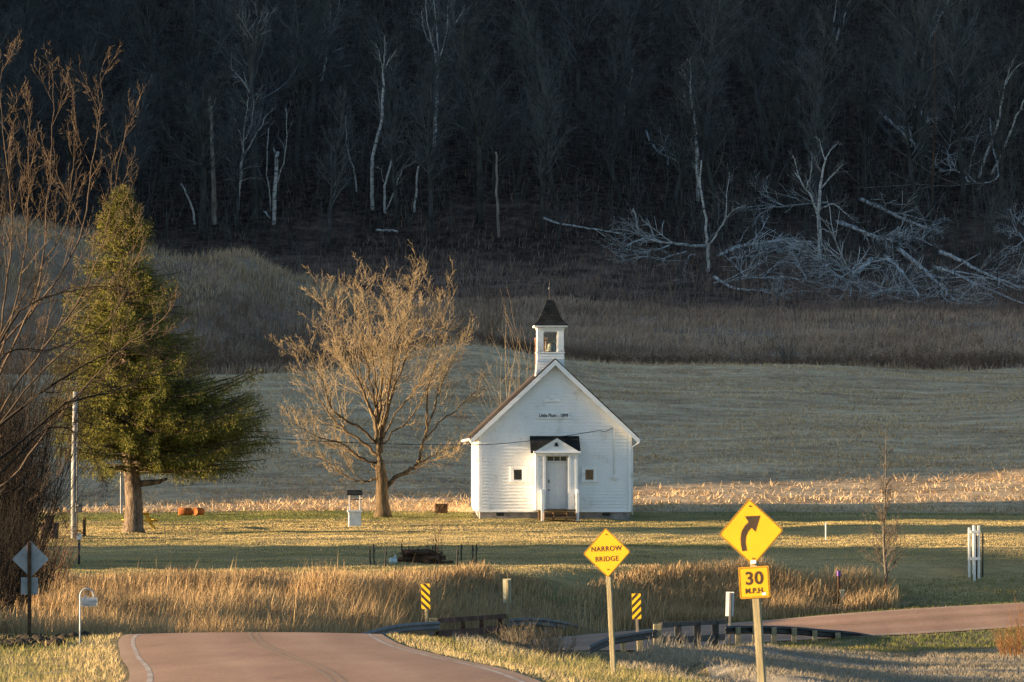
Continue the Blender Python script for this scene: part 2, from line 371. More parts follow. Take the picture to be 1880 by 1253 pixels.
_tab = NR.random((256, 256))
def vnoise(x, y):
    x = np.asarray(x, float); y = np.asarray(y, float)
    xi = np.floor(x).astype(int); yi = np.floor(y).astype(int)
    fx = x - xi; fy = y - yi; fx = fx * fx * (3 - 2 * fx); fy = fy * fy * (3 - 2 * fy)
    g = lambda a, b: _tab[a & 255, b & 255]
    return (g(xi, yi) * (1 - fx) + g(xi + 1, yi) * fx) * (1 - fy) + (g(xi, yi + 1) * (1 - fx) + g(xi + 1, yi + 1) * fx) * fy - .5
def fbm(x, y, o=4):
    return sum(vnoise(x * 2**i + 17 * i, y * 2**i + 31 * i) / 2**i for i in range(o))

base_left = pchip([-100, 0, 60, 100, 150, 185, 200, 212, 222, 240, 261, 268, 300, 340, 352, 370, 390, 410, 420, 430, 460, 500, 560, 640, 700, 900],
                  [-1.5, -2.3, -3.2, -3.8, -4.4, -4.9, -4.75, -4.3, -3.55, -2.35, -1.36, -1.0, 2.6, 6.2, 7.1, 8.0, 10.8, 14.3, 16.9, 20.3, 31, 45.5, 72, 105, 122, 130])
base_right = pchip([-100, 0, 60, 100, 150, 185, 200, 212, 222, 231, 240, 250, 261, 268, 300, 340, 352, 370, 390, 410, 420, 430, 460, 500, 560, 640, 700, 900],
                   [-2.5, -3.4, -4.6, -5.25, -5.7, -6.02, -6.1, -6.12, -5.5, -3.4, -2.5, -1.95, -1.4, -1.0, 2.5, 6.0, 6.8, 8.0, 10.6, 13.8, 16.2, 19.6, 30.5, 45, 71, 104, 120, 128])
mound_amp = pchip([-80, -60, -33.5, -28, -23, -19, -15.8, -12, -8, -3, 2, 6], [9, 10, 9.4, 8.2, 7.2, 6.8, 5.3, 4.3, 2.9, 1.3, .2, 0])

# road centre line (X, Y, Z)
RC = [(4, -40, -1.4), (1.5, 0, -1.75), (-1, 50, -2.4), (-3.0, 97, -3.27), (-5.4, 130, -3.72), (-7.15, 158, -4.05), (-6.8, 178, -4.75), (-3.4, 196, -5.45),
      (1.3, 207, -5.78), (4.0, 215.8, -5.78), (7.6, 219.3, -5.6), (13.6, 221.6, -5.25), (20.5, 224.6, -4.87), (30, 227.4, -4.4), (60, 235, -2.6), (130, 250, -1.0)]
RB = [0, 0, 0, 0, 0, 0, 0, 0, 0, .02, .055, .085, .085, .07, .03, 0]   # banking, left side high
def catmull(P, n=24):
    P = np.array(P, float); out = []
    for i in range(len(P) - 1):
        p0 = P[max(i - 1, 0)]; p1 = P[i]; p2 = P[i + 1]; p3 = P[min(i + 2, len(P) - 1)]
        # chord-limited tangents
        d = np.linalg.norm(p2[:2] - p1[:2])
        m1 = (p2 - p0) / max(np.linalg.norm(p2[:2] - p0[:2]), 1e-6) * d; m2 = (p3 - p1) / max(np.linalg.norm(p3[:2] - p1[:2]), 1e-6) * d
        for k in range(n):
            t = k / n
            out.append((2 * t**3 - 3 * t**2 + 1) * p1 + (t**3 - 2 * t**2 + t) * m1 + (-2 * t**3 + 3 * t**2) * p2 + (t**3 - t**2) * m2)
    out.append(P[-1]); return np.array(out)
RP = catmull([(a[0], a[1], a[2], b) for a, b in zip(RC, RB)])
_und = .035 * np.sin(RP[:, 1] / 8.0) + .012 * np.sin(RP[:, 1] / 4.1 + 1)
RP[:, 2] += np.where(RP[:, 1] < 175, _und, 0)
RT = np.gradient(RP[:, :2], axis=0); RT /= np.linalg.norm(RT, axis=1, keepdims=True)
RN = np.stack([-RT[:, 1], RT[:, 0]], axis=1)      # to the left
HALF = 3.55
def road_query(X, Y):
    """signed offset to the left of the centre line, road height there, index"""
    sh = X.shape; X = X.ravel(); Y = Y.ravel()
    s = np.empty(len(X)); z = np.empty(len(X)); d = np.empty(len(X))
    for a in range(0, len(X), 20000):
        x = X[a:a + 20000]; y = Y[a:a + 20000]
        dx = x[:, None] - RP[None, :, 0]; dy = y[:, None] - RP[None, :, 1]
        i = np.argmin(dx * dx + dy * dy, axis=1)
        r = np.arange(len(x))
        off = dx[r, i] * RN[i, 0] + dy[r, i] * RN[i, 1]
        s[a:a + 20000] = off; d[a:a + 20000] = np.sqrt(dx[r, i]**2 + dy[r, i]**2); z[a:a + 20000] = RP[i, 2] + RP[i, 3] * np.clip(off, -HALF, HALF)
    return s.reshape(sh), d.reshape(sh), z.reshape(sh)

# creek bed polyline
CK = catmull([(-60, 208, 0, 0), (-20, 214, 0, 0), (-6, 213, 0, 0), (2.6, 211.3, 0, 0), (6.8, 208, 0, 0), (4.5, 196, 0, 0), (1.2, 180, 0, 0), (2.6, 160, 0, 0), (5.5, 140, 0, 0), (14, 118, 0, 0), (40, 105, 0, 0)], 16)[:, :2]
def creek_d(X, Y):
    sh = X.shape; X = X.ravel(); Y = Y.ravel(); d = np.empty(len(X))
    for a in range(0, len(X), 20000):
        dx = X[a:a + 20000, None] - CK[None, :, 0]; dy = Y[a:a + 20000, None] - CK[None, :, 1]
        d[a:a + 20000] = np.sqrt((dx * dx + dy * dy).min(axis=1))
    return d.reshape(sh)

def natural(X, Y):
    w = sstep(2, 14, X)
    z = base_left(Y) * (1 - w) + base_right(Y) * w
    # left of the road the verge stays near road height
    z = z + .55 * np.exp(-((Y - 140) / 40)**2) * sstep(-2, -8, X)
    gy = np.where(Y < 377, np.exp(-((Y - 377) / 9.5)**2), np.exp(-((Y - 377) / 16)**2))
    z = z + mound_amp(X) * gy * (1 + .35 * fbm(X / 7 + 2, Y / 7, 3)) - 1.5 * np.exp(-((X + 16.6) / 2.2)**2 - ((Y - 370.5) / 3.2)**2)
    z = z + 1.75 * np.exp(-((X + 3.2) / 6.0)**2 - ((Y - 349) / 15)**2) + .7 * np.exp(-((X - 14) / 9.0)**2 - ((Y - 352) / 12)**2)
    z = z + .9 * fbm(X / 22, Y / 22, 3) * sstep(268, 300, Y) + 2.2 * fbm(X / 30 + 9, Y / 30, 3) * sstep(405, 450, Y)
    z = z + .22 * fbm(X / 9 + 5, Y / 9, 3) * sstep(100, 130, Y) * (1 - .5 * sstep(222, 232, Y) * (1 - sstep(262, 270, Y)))
    return z

RIDGE_Y = 272 - 88 * math.tan(SUN_AZ); RIDGE_Z = -.7 + 88 * TAN_EL
def ridge_top(Yc):
    """crest height of the valley's western flank, off the frame to the left"""
    sh = 105 * math.tan(SUN_AZ)
    z = base_left(Yc + sh) + 145 * TAN_EL + 1.2 + 15 * sstep(380, 425, Yc)
    front = RIDGE_Z + .66 * (Yc - RIDGE_Y)
    return np.maximum(np.minimum(z, front), base_left(Yc) - 3)

def raw_height(X, Y):
    z = natural(X, Y)
    # western flank of the valley
    k = sstep(-58, -104, X)
    z = np.where(X < -58, z * (1 - k) + np.maximum(z, ridge_top(Y) + 1.0 * fbm(X / 14, Y / 14, 4)) * k, z)
    # unseen low spur added west of the lawn to cast its band of shade
    cy = Y + 70 * math.tan(SUN_AZ)
    crest = base_left(np.clip(cy, 215, 246)) + 89 * TAN_EL + .25 + .4 * fbm(X / 5 + 3, Y / 4, 4)
    s = np.exp(-((X + 70) / 7.0)**2) * sstep(228.8 - 70 * math.tan(SUN_AZ), 230.0 - 70 * math.tan(SUN_AZ), Y + 1.6 * vnoise(X * .2, 2.0)) * (1 - sstep(239.5 - 70 * math.tan(SUN_AZ), 241.5 - 70 * math.tan(SUN_AZ), Y + 1.6 * vnoise(X * .2, 6.0)))
    z = np.where((X < -48) & (X > -95), z * (1 - s) + np.maximum(z, crest) * s, z)
    s2 = np.exp(-((X + 31) / 4.0)**2) * sstep(155, 158.5, Y) * (1 - sstep(180, 184, Y))  # unseen bank, added left of the road to shade the near pasture
    z = np.where((X < -20) & (X > -45), z * (1 - s2) + np.maximum(z, .2 + .9 * fbm(X / 3, Y / 2.5, 3)) * s2, z)
    m = (Y < 262) & (X > -40) & (X < 140)
    if m.any():
        off, d, rz = road_query(X[m], Y[m])
        ext = d - HALF
        zz = z[m]
        target = rz - .025 - .13 * sstep(.3, .9, -ext) - .10 * np.clip(ext, 0, 3)
        w = 1 - sstep(.6, 7.0, ext)
        zz = zz * (1 - w) + target * w
        zz = zz + .10 * fbm(X[m] * .9, Y[m] * .9, 3) * sstep(.3, 1.5, ext)
        cd = creek_d(X[m], Y[m])
        cw = (1 - sstep(.8, 3.6, cd)) * (1 - (1 - sstep(0, 1.5, ext)) * (np.abs(Y[m] - 211.3) > 6.5))
        zz = zz - (1.5 - 1.0 * sstep(1.5, -1, X[m])) * cw
        z = z.copy(); z[m] = zz
    return z

GX = np.concatenate([np.arange(-560, -140, 30), np.arange(-140, -46, 2.0), np.arange(-46, 46, .5), np.arange(46, 140, 3), np.arange(140, 561, 30)]).astype(float)
GY = np.concatenate([np.arange(-120, 70, 8), np.arange(70, 300, .5), np.arange(300, 432, .75), np.arange(432, 600, 2), np.arange(600, 901, 20)]).astype(float)
gxx, gyy = np.meshgrid(GX, GY)
GZ = raw_height(gxx, gyy)
def H(x, y):
    x = np.asarray(x, float); y = np.asarray(y, float)
    i = np.clip(np.searchsorted(GX, x) - 1, 0, len(GX) - 2); j = np.clip(np.searchsorted(GY, y) - 1, 0, len(GY) - 2)
    fx = np.clip((x - GX[i]) / (GX[i + 1] - GX[i]), 0, 1); fy = np.clip((y - GY[j]) / (GY[j + 1] - GY[j]), 0, 1)
    return (GZ[j, i] * (1 - fx) + GZ[j, i + 1] * fx) * (1 - fy) + (GZ[j + 1, i] * (1 - fx) + GZ[j + 1, i + 1] * fx) * fy
def gz(x, y): return float(H(x, y))
def gp(px, py, y0=85.0, y1=640.0):
    """where the sight line through photo pixel (px, py) first meets the ground between distances y0 and y1"""
    ys = np.arange(y0, y1, .2); xs = (px - CX) * ys / F; zs = -(py - HY) * ys / F
    hit = np.nonzero(zs <= H(xs, ys))[0]
    y = ys[hit[0]] if len(hit) else y1
    x = (px - CX) * y / F
    return Vector((x, y, gz(x, y)))
def base(px, Y):
    x = (px - CX) * Y / F
    return Vector((x, Y, gz(x, Y)))

# zones
def field_start(x): return 267.3 + .8 * vnoise(np.asarray(x) * .25, 3.3) + .5 * vnoise(np.asarray(x) * 1.1, 7.1)
field_end = pchip([-60, -22, -14, -9, -5, 0, 4, 9, 16, 40, 80], [346, 350, 352, 352, 351, 353, 357, 364, 369, 371, 372])
meadow_end = pchip([-60, -36, -24, -18, -12, -6, 0, 6, 12, 20, 40], [390, 390, 392, 394, 398, 401, 402, 401, 401, 400, 399])
def lawn_start(x): return 223.6 + 1.0 * sstep(-7, 0, np.asarray(x)) + 5.5 * sstep(2, 8, np.asarray(x)) + 1.2 * vnoise(np.asarray(x) * .3, 1.7)

def zone(x, y):
    z = np.zeros(x.shape, int)
    z[(y > lawn_start(x))] = 1
    z[(y > field_start(x))] = 2
    z[(y > field_end(x) + 1.0 * vnoise(x * .2, 5.0) + .8 * vnoise(x, 2.2))] = 3
    z[(y > meadow_end(x) + 5 * vnoise(x * .15, 8.0) + 2 * vnoise(x * .6, 1.0))] = 4
    z[(z == 4) & (y < meadow_end(x) + 24 + 7 * vnoise(x * .12, 3.0) + 3 * vnoise(x * .7, 4.0))] = 6
    z[(x < -62)] = 4
    z[(x < -58) & (y < 262)] = 3
    # fallow field right of the road, near
    z[(x > 5.5 + 1.2 * vnoise(y * .1, 4.4)) & (y < 206) & (y > 60)] = 5
    return z

def build_terrain():
    nx, ny = len(GX), len(GY)
    V = np.stack([gxx.ravel(), gyy.ravel(), GZ.ravel()], axis=1)
    idx = np.arange(nx * ny).reshape(ny, nx)
    Q = np.stack([idx[:-1, :-1], idx[:-1, 1:], idx[1:, 1:], idx[1:, :-1]], axis=-1).reshape(-1, 4)
    cx_ = V[Q, 0].mean(axis=1); cy_ = V[Q, 1].mean(axis=1)
    zn = zone(cx_, cy_)
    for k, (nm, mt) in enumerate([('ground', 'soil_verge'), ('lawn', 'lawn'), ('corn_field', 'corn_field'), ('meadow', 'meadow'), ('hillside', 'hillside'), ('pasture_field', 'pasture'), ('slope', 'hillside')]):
        q = Q[zn == k]
        u, inv = np.unique(q.ravel(), return_inverse=True)
        me = np_mesh(nm, V[u], None, inv.reshape(-1, 4), True)
        o = obj(nm, me, mt); o['kind'] = 'structure'
build_terrain()

def strip_mesh(name, offs, lift, mat, i0=0, i1=None, dashes=None, thick=0.0):
    """a ribbon along the road between the given offsets to the left of its centre"""
    i1 = i1 or len(RP); V, Q = [], []
    m = len(offs)
    for i in range(i0, i1):
        for o in offs:
            crown = .06 * (1 - (o / HALF)**2)
            V.append((RP[i, 0] + RN[i, 0] * o, RP[i, 1] + RN[i, 1] * o, RP[i, 2] + RP[i, 3] * o + crown + lift))
    V = np.array(V); n = i1 - i0
    for i in range(n - 1):
        for k in range(m - 1):
            a = i * m + k
            Q.append((a + 1, a, a + m, a + m + 1))
    o = obj(name, np_mesh(name, V, None, Q, True), mat); o['kind'] = 'structure'
    return o
_rd = strip_mesh('road', list(np.linspace(-HALF, HALF, 29)), 0, 'road')
_at = _rd.data.attributes.new('tint', 'FLOAT', 'POINT'); _at.data.foreach_set('value', np.tile(np.linspace(0, 1, 29), len(RP)).astype(np.float32))
strip_mesh('edge_line', [HALF - .42, HALF - .32], .002, 'line_white')
strip_mesh('edge_line', [-HALF + .32, -HALF + .42], .002, 'line_white')
strip_mesh('centre_line', [.05, .14], .002, 'line_yellow')
strip_mesh('centre_line', [-.14, -.05], .002, 'line_yellow')

# ------------------------------------------------------------------ ground covers (each one mesh of blades, nobody could count them)
def blades(name, X, Y, h, w, mat, lean=.25, wind=(.12, .02), bend=True, Z=None, flat=0.0):
    n = len(X); Z = H(X, Y) if Z is None else Z
    az = NR.random(n) * 2 * np.pi; ca = np.cos(az) * w / 2; sa = np.sin(az) * w / 2
    lx = NR.normal(0, lean, n) * h + wind[0] * h; ly = NR.normal(0, lean, n) * h + wind[1] * h
    hz = h * (1 - flat * NR.random(n))
    b0 = np.stack([X - ca, Y - sa, Z - .02], 1); b1 = np.stack([X + ca, Y + sa, Z - .02], 1)
    tip = np.stack([X + lx, Y + ly, Z + hz], 1)
    tint = NR.random(n)
    if bend:
        m0 = np.stack([X - ca * .8 + lx * .3, Y - sa * .8 + ly * .3, Z + hz * .55], 1); m1 = np.stack([X + ca * .8 + lx * .3, Y + sa * .8 + ly * .3, Z + hz * .55], 1)
        V = np.stack([b0, b1, m0, m1, tip], 1).reshape(-1, 3); a = np.arange(n) * 5
        Q = np.stack([a, a + 1, a + 3, a + 2], 1); T = np.stack([a + 2, a + 3, a + 4], 1)
        me = np_mesh(name, V, T, Q); tv = np.repeat(tint, 5)
    else:
        V = np.stack([b0, b1, tip], 1).reshape(-1, 3); a = np.arange(n) * 3
        me = np_mesh(name, V, np.stack([a, a + 1, a + 2], 1)); tv = np.repeat(tint, 3)
    at = me.attributes.new('tint', 'FLOAT', 'POINT'); at.data.foreach_set('value', tv.astype(np.float32))
    o = obj(name, me, mat); o['kind'] = 'stuff'
    return o

def scatter(n, x0, x1, y0, y1):
    return NR.uniform(x0, x1, n), NR.uniform(y0, y1, n)
def in_frame(x, y, m=1.12): return np.abs(x) < .0905 * y * m
def off_road(x, y, gap=.4):
    _o, d, _z = road_query(x, y); return d - HALF > gap

CHURCH_O = Vector(((1019 - CX) * 261 / F, 261, 0))   # middle of the front wall
CHURCH_A = math.radians(2.4)
def in_church(x, y, m=.2):
    dx = x - CHURCH_O.x; dy = y - CHURCH_O.y
    u = dx * math.cos(CHURCH_A) + dy * math.sin(CHURCH_A); v = -dx * math.sin(CHURCH_A) + dy * math.cos(CHURCH_A)
    return (np.abs(u) < 3.5 + m) & (v > -m) & (v < 10.3 + m) | (np.abs(u) < 1.1) & (v > -2.2) & (v < 0)

def build_covers():
    # tall golden grass between the road and the lawn
    n = 330000
    x, y = scatter(n, -22, 6, 180, 230)
    dens = .62 + 1.1 * fbm(x / 3.2, y / 2.2, 3)
    back = lawn_start(x) + .8 + 2.2 * vnoise(x * .4, 9.0)
    off, _d, _z = road_query(x, y)
    k = in_frame(x, y) & off_road(x, y, .9) & (y < back) & (NR.random(n) < np.clip(dens, .15, 1))
    k &= off > 0
    x, y, back = x[k], y[k], back[k]
    h = np.clip((back - y) / 9, .30, 1) * (1 + .5 * sstep(-9, -5, x)) * (.45 + .55 * NR.random(len(x))) * (1 + .9 * fbm(x / 1.8, y / 1.8, 3))
    blades('tall_grass', x, y, h, .019, 'tall_grass', lean=.24, wind=(.10, 0))
    # plumes: slender taller stems scattered through it
    m = NR.random(len(x)) < .012
    blades('tall_grass', x[m], y[m], h[m] * (1.2 + .8 * NR.random(m.sum())), .024, 'tall_grass', lean=.08)
    # right band beyond the bend
    n = 120000
    x, y = scatter(n, 4, 16.2, 217, 236)
    off, d, _z = road_query(x, y)
    k = (off > 0) & (d - HALF > 1.6) & (y < lawn_start(x) + .4 + 1.2 * vnoise(x * .5, 4.0))
    k &= (x < 15.6 + .8 * vnoise(y, 2.0)) & (NR.random(n) < np.clip(.7 + fbm(x / 2.5, y / 2, 3), .15, 1))
    x, y = x[k], y[k]
    blades('tall_grass', x, y, (.32 + .42 * NR.random(len(x))) * (1 + .8 * fbm(x / 1.8, y / 1.8, 3)), .019, 'tall_grass', lean=.24)
    # lawn
    n = 760000
    x, y = scatter(n, -27, 27, 213, 268.3)
    k = in_frame(x, y, 1.08) & (y > lawn_start(x) - 1.5) & (y < field_start(x)) & off_road(x, y, .5) & ~in_church(x, y)
    x, y = x[k], y[k]
    gr = sstep(258, 263, y) * sstep(8, 4, x) + .8 * np.exp(-((x + 14) / 7)**2 - ((y - 262) / 4)**2)
    gr = np.maximum(gr, .75 * sstep(4, 9, x) * sstep(264, 267, y)) + .5 * fbm(x / 3, y / 2, 3)
    g = NR.random(len(x)) < gr * .85
    blades('lawn_grass', x[~g], y[~g], .02 + .035 * NR.random((~g).sum()), .024, 'lawn_blades', lean=.5, bend=False)
    blades('lawn_grass', x[g], y[g], .025 + .045 * NR.random(g.sum()), .024, 'lawn_green', lean=.5, bend=False)
    # verges by the road
    n = 200000
    x, y = scatter(n, -18, 8, 84, 215)
    off, d, _z = road_query(x, y); ext = d - HALF
    k = in_frame(x, y) & (ext > .12) & (x < 5.5) & (y < 186 + 26 * (off < 0)) & ((off > 0) | (ext < 4.5)) & (NR.random(n) < np.clip(.75 + .9 * fbm(x / 1.5, y / 3, 3), .1, 1))
    x, y, ext = x[k], y[k], ext[k]
    blades('verge_grass', x, y, (.06 + .12 * NR.random(len(x))) * np.clip(.5 + ext / 2.5, .4, 1.5), .013 + .01 * (y > 140), 'verge_blades', lean=.45, bend=False)
    sh = (ext < 1.3 + .8 * fbm(x / 1.2, y / 4, 2)) & (NR.random(len(x)) < .8)
    blades('shoulder_grass', x[sh], y[sh], .05 + .12 * NR.random(sh.sum()), .016, 'shoulder_grass', lean=.5, bend=False)
    # rank dry grass in the ditch right of the road
    nd = 60000
    dx, dy = scatter(nd, -3, 9, 140, 206)
    doff, dd_, _z = road_query(dx, dy); de = dd_ - HALF
    kd = (doff < 0) & (de > 2.0) & in_frame(dx, dy) & ((dx < 4.2) | (dy < 186)) & (NR.random(nd) < np.clip(1.15 - np.abs(de - 4.5) / 4.5, 0, 1) * np.clip(.55 + 1.2 * fbm(dx / 1.5, dy / 3, 3), .05, 1))
    dx, dy = dx[kd], dy[kd]
    blades('ditch_grass', dx, dy, (.2 + .5 * NR.random(len(dx))) * np.clip((dy - 130) / 50, .3, 1), .016, 'pasture_blades', lean=.3)
    # verge on the far side of the bend
    n = 70000
    x, y = scatter(n, 6, 26, 205, 236)
    off, d, _z = road_query(x, y); ext = d - HALF
    k = in_frame(x, y) & (ext > .2) & (ext < 5)
    x, y = x[k], y[k]
    blades('verge_grass', x, y, .06 + .1 * NR.random(len(x)), .026, 'lawn_green', lean=.4, bend=False)
    # clods of dark soil at the left edge
    V, T_, off_ = [], [], 0
    bm = bmesh.new(); bmesh.ops.create_icosphere(bm, subdivisions=2, radius=1); iv = np.array([tuple(v.co) for v in bm.verts]); it = np.array([[v.index for v in f.verts] for f in bm.faces]); bm.free()
    for i in range(260):
        cx_ = -13.3 + NR.normal(0, .9); cy_ = NR.uniform(146, 163)
        if cx_ > -11.8: continue
        r = NR.uniform(.05, .20); nn = 1 + .7 * vnoise(iv[:, 0] * 2 + i, iv[:, 1] * 2 + iv[:, 2] * 3 + i)
        V.append(iv * nn[:, None] * r * np.array([1.2, 1, .8]) + np.array([cx_, cy_, gz(cx_, cy_) + r * .4])); T_.append(it + off_); off_ += len(iv)
    o = obj('soil_clods', np_mesh('soil_clods', np.concatenate(V), np.concatenate(T_)), 'clod_soil'); o['kind'] = 'stuff'
    # pale pasture in the lower right
    n = 230000
    x, y = scatter(n, 1, 21, 120, 212)
    off, d, _z = road_query(x, y); ext = d - HALF
    row = .5 + .5 * np.sin((y + .55 * x) * .85 + 2.0 * fbm(x / 6, y / 6, 2))
    k = in_frame(x, y) & (ext > 4.6) & (NR.random(n) < np.clip(.35 + .5 * row + .7 * fbm(x / 2, y / 3, 3), .08, 1))
    x, y, row = x[k], y[k], row[k]
    blades('pasture_grass', x, y, (.05 + .08 * NR.random(len(x))) * (.7 + .9 * row), .020, 'pasture_blades', lean=.55, bend=False)
    # corn stubble: lying husks and short stalks, in rows
    n = 420000
    x, y = scatter(n, -36, 36, 266.6, 373)
    k = in_frame(x, y, 1.08) & (y > field_start(x) - .2) & (y < field_end(x)) & ~in_church(x, y)
    near = np.clip(1.15 - (y - 268) / 150, .4, 1) * (.62 + .38 * np.sin((y + .10 * x + 3.0 * fbm(x / 30, y / 30, 2)) * 2 * np.pi / 5.2)) * np.clip(.8 + 1.3 * fbm(x / 9, y / 6, 3), .25, 1.2)
    rowp = .5 + .5 * np.sin((x * .62 + y * .2) * 2 * np.pi / .76)
    k &= NR.random(n) < near * (.45 + .55 * rowp)
    x, y = x[k], y[k]
    edge = np.exp(-((y - 268.5) / 1.6)**2)
    blades('corn_stubble', x, y, (.10 + .24 * NR.random(len(x))) * (1 + .2 * edge), .055, 'stubble', lean=.75, wind=(0, 0), bend=False, flat=.8)
    m = NR.random(len(x)) < .06 * (y < 285)
    blades('corn_stubble', x[m], y[m], .15 + .28 * NR.random(m.sum()), .03, 'stubble', lean=.22, wind=(0, 0), bend=False)
    # dry meadow under the wood
    n = 300000
    x, y = scatter(n, -42, 42, 344, 412)
    mo = mound_amp(x) * np.exp(-((y - 377) / 9)**2)
    k = in_frame(x, y, 1.1) & (y > field_end(x) - .3) & (y < meadow_end(x) + 1 + 5 * vnoise(x * .15, 8.0)) & (NR.random(n) < np.clip(.75 + 1.5 * fbm(x / 7, y / 2.5, 3), .12, 1))
    x, y, mo = x[k], y[k], mo[k]
    nb_ = 110000
    bx, by = scatter(nb_, -42, 44, 386, 440)
    over = by - meadow_end(bx)
    kb = in_frame(bx, by, 1.1) & (over > -9) & (NR.random(nb_) < np.clip(1.0 - np.abs(over - 6) / 22, .03, .8) * np.clip(.6 + fbm(bx / 5, by / 3, 3), .1, 1))
    bx, by = bx[kb], by[kb]
    blades('brush', bx, by, (.25 + .6 * NR.random(len(bx))) * (1 + fbm(bx / 3, by / 2, 2)), .05, 'brush_blades', lean=.35)
    pale = (mo > 3.0) & (np.hypot((x + 16.6) / 3.0, (y - 370) / 4) > 1) & (y > 368 + 3 * vnoise(x * .5, 6.0)) & (NR.random(len(x)) < np.clip((mo - 2.5) / 3, 0, .95))
    hh = (.18 + .42 * NR.random(len(x))) * (1 + 1.3 * fbm(x / 2.5, y / 1.5, 3))
    blades('meadow_grass', x[~pale], y[~pale], hh[~pale], .05, 'meadow_blades', lean=.3)
    blades('meadow_grass', x[pale], y[pale], hh[pale] * 1.2, .05, 'mound_blades', lean=.24)
build_covers()
# ------------------------------------------------------------------ trees
RR = random.Random(5)
def rdir(R): return Vector((R.gauss(0, 1), R.gauss(0, 1), R.gauss(0, 1))).normalized()
def perp(d, R):
    v = d.cross(rdir(R)); return v.normalized() if v.length > 1e-4 else Vector((1, 0, 0))

def grow(T, p, d, L, r, lvl, P, R):
    """one branch and, down to the last level, the branches it bears. P: per-level lists."""
    n = P['seg'][lvl]; st = L / n
    pts = [p.copy()]; ds = [d.copy()]
    up = P['trop'][lvl]; wv = P['wav'][lvl]
    for i in range(n):
        d = (d + rdir(R) * wv + Vector((0, 0, up))).normalized()
        p = p + d * st; pts.append(p); ds.append(d)
    tip = P['tip'][lvl]
    rad = [r * (1 - (1 - tip) * (i / n)) for i in range(n + 1)]
    T[min(lvl, len(T) - 1)].add(pts, rad, P['sides'][lvl])
    if lvl + 1 < len(P['seg']): bear(T, pts, rad, L, lvl, P, R)
    return pts

def bear(T, pts, rad, L, lvl, P, R, count=None, t0=None):
    n = len(pts) - 1
    cnt = count if count is not None else P['num'][lvl]
    cnt = max(1, int(round(cnt * R.uniform(.8, 1.2))))
    t0 = P['t0'][lvl] if t0 is None else t0
    for j in range(cnt):
        t = t0 + (1 - t0) * ((j + R.random()) / cnt)
        q = min(t * n, n - 1e-3); i = int(q); f = q - i
        pos = pts[i].lerp(pts[i + 1], f); dd = (pts[i + 1] - pts[i]).normalized()
        a = math.radians(P['ang'][lvl] * R.uniform(.65, 1.3))
        nd = (dd * math.cos(a) + perp(dd, R) * math.sin(a)).normalized()
        if P.get('flat'): nd = Vector((nd.x, nd.y * P['flat'], nd.z)).normalized()
        rr = (rad[i] * (1 - f) + rad[i + 1] * f) * P['rr'][lvl]
        ln = L * P['len'][lvl] * R.uniform(.55, 1.2) * (1 - P['taper'][lvl] * (t - t0) / (1 - t0 + 1e-6))
        if ln > .03: grow(T, pos, nd, ln, max(rr, P['rmin']), lvl + 1, P, R)

def limb(T, pts, r0, r1, P, R, count, lvl=0, sides=6, t0=.3, jit=.0):
    """a limb whose course is given, smoothed and then bearing branches"""
    A = np.array([tuple(p) for p in pts]); k = len(A)
    s = catmull_pts(A, 4)
    if jit:
        for i in range(1, len(s)): s[i] += Vector((R.gauss(0, jit), R.gauss(0, jit), R.gauss(0, jit)))
    rad = [r0 + (r1 - r0) * i / (len(s) - 1) for i in range(len(s))]
    T[0].add(s, rad, sides)
    L = sum((s[i + 1] - s[i]).length for i in range(len(s) - 1))
    if count: bear(T, s, rad, L, lvl, P, R, count, t0)
    return s, rad

def catmull_pts(A, n):
    out = []
    for i in range(len(A) - 1):
        p0 = A[max(i - 1, 0)]; p1 = A[i]; p2 = A[i + 1]; p3 = A[min(i + 2, len(A) - 1)]
        for k in range(n):
            t = k / n
            out.append(Vector(.5 * (2 * p1 + (p2 - p0) * t + (2 * p0 - 5 * p1 + 4 * p2 - p3) * t * t + (3 * p1 - p0 - 3 * p2 + p3) * t**3)))
    out.append(Vector(A[-1])); return out

def finish_tree(root, T, mats, origin, names=('trunk', 'crown')):
    for t, mname, nm in zip(T, mats, names):
        if t.b: obj(nm, t.mesh(nm, nm == 'trunk', tuple(origin)), mname, root)

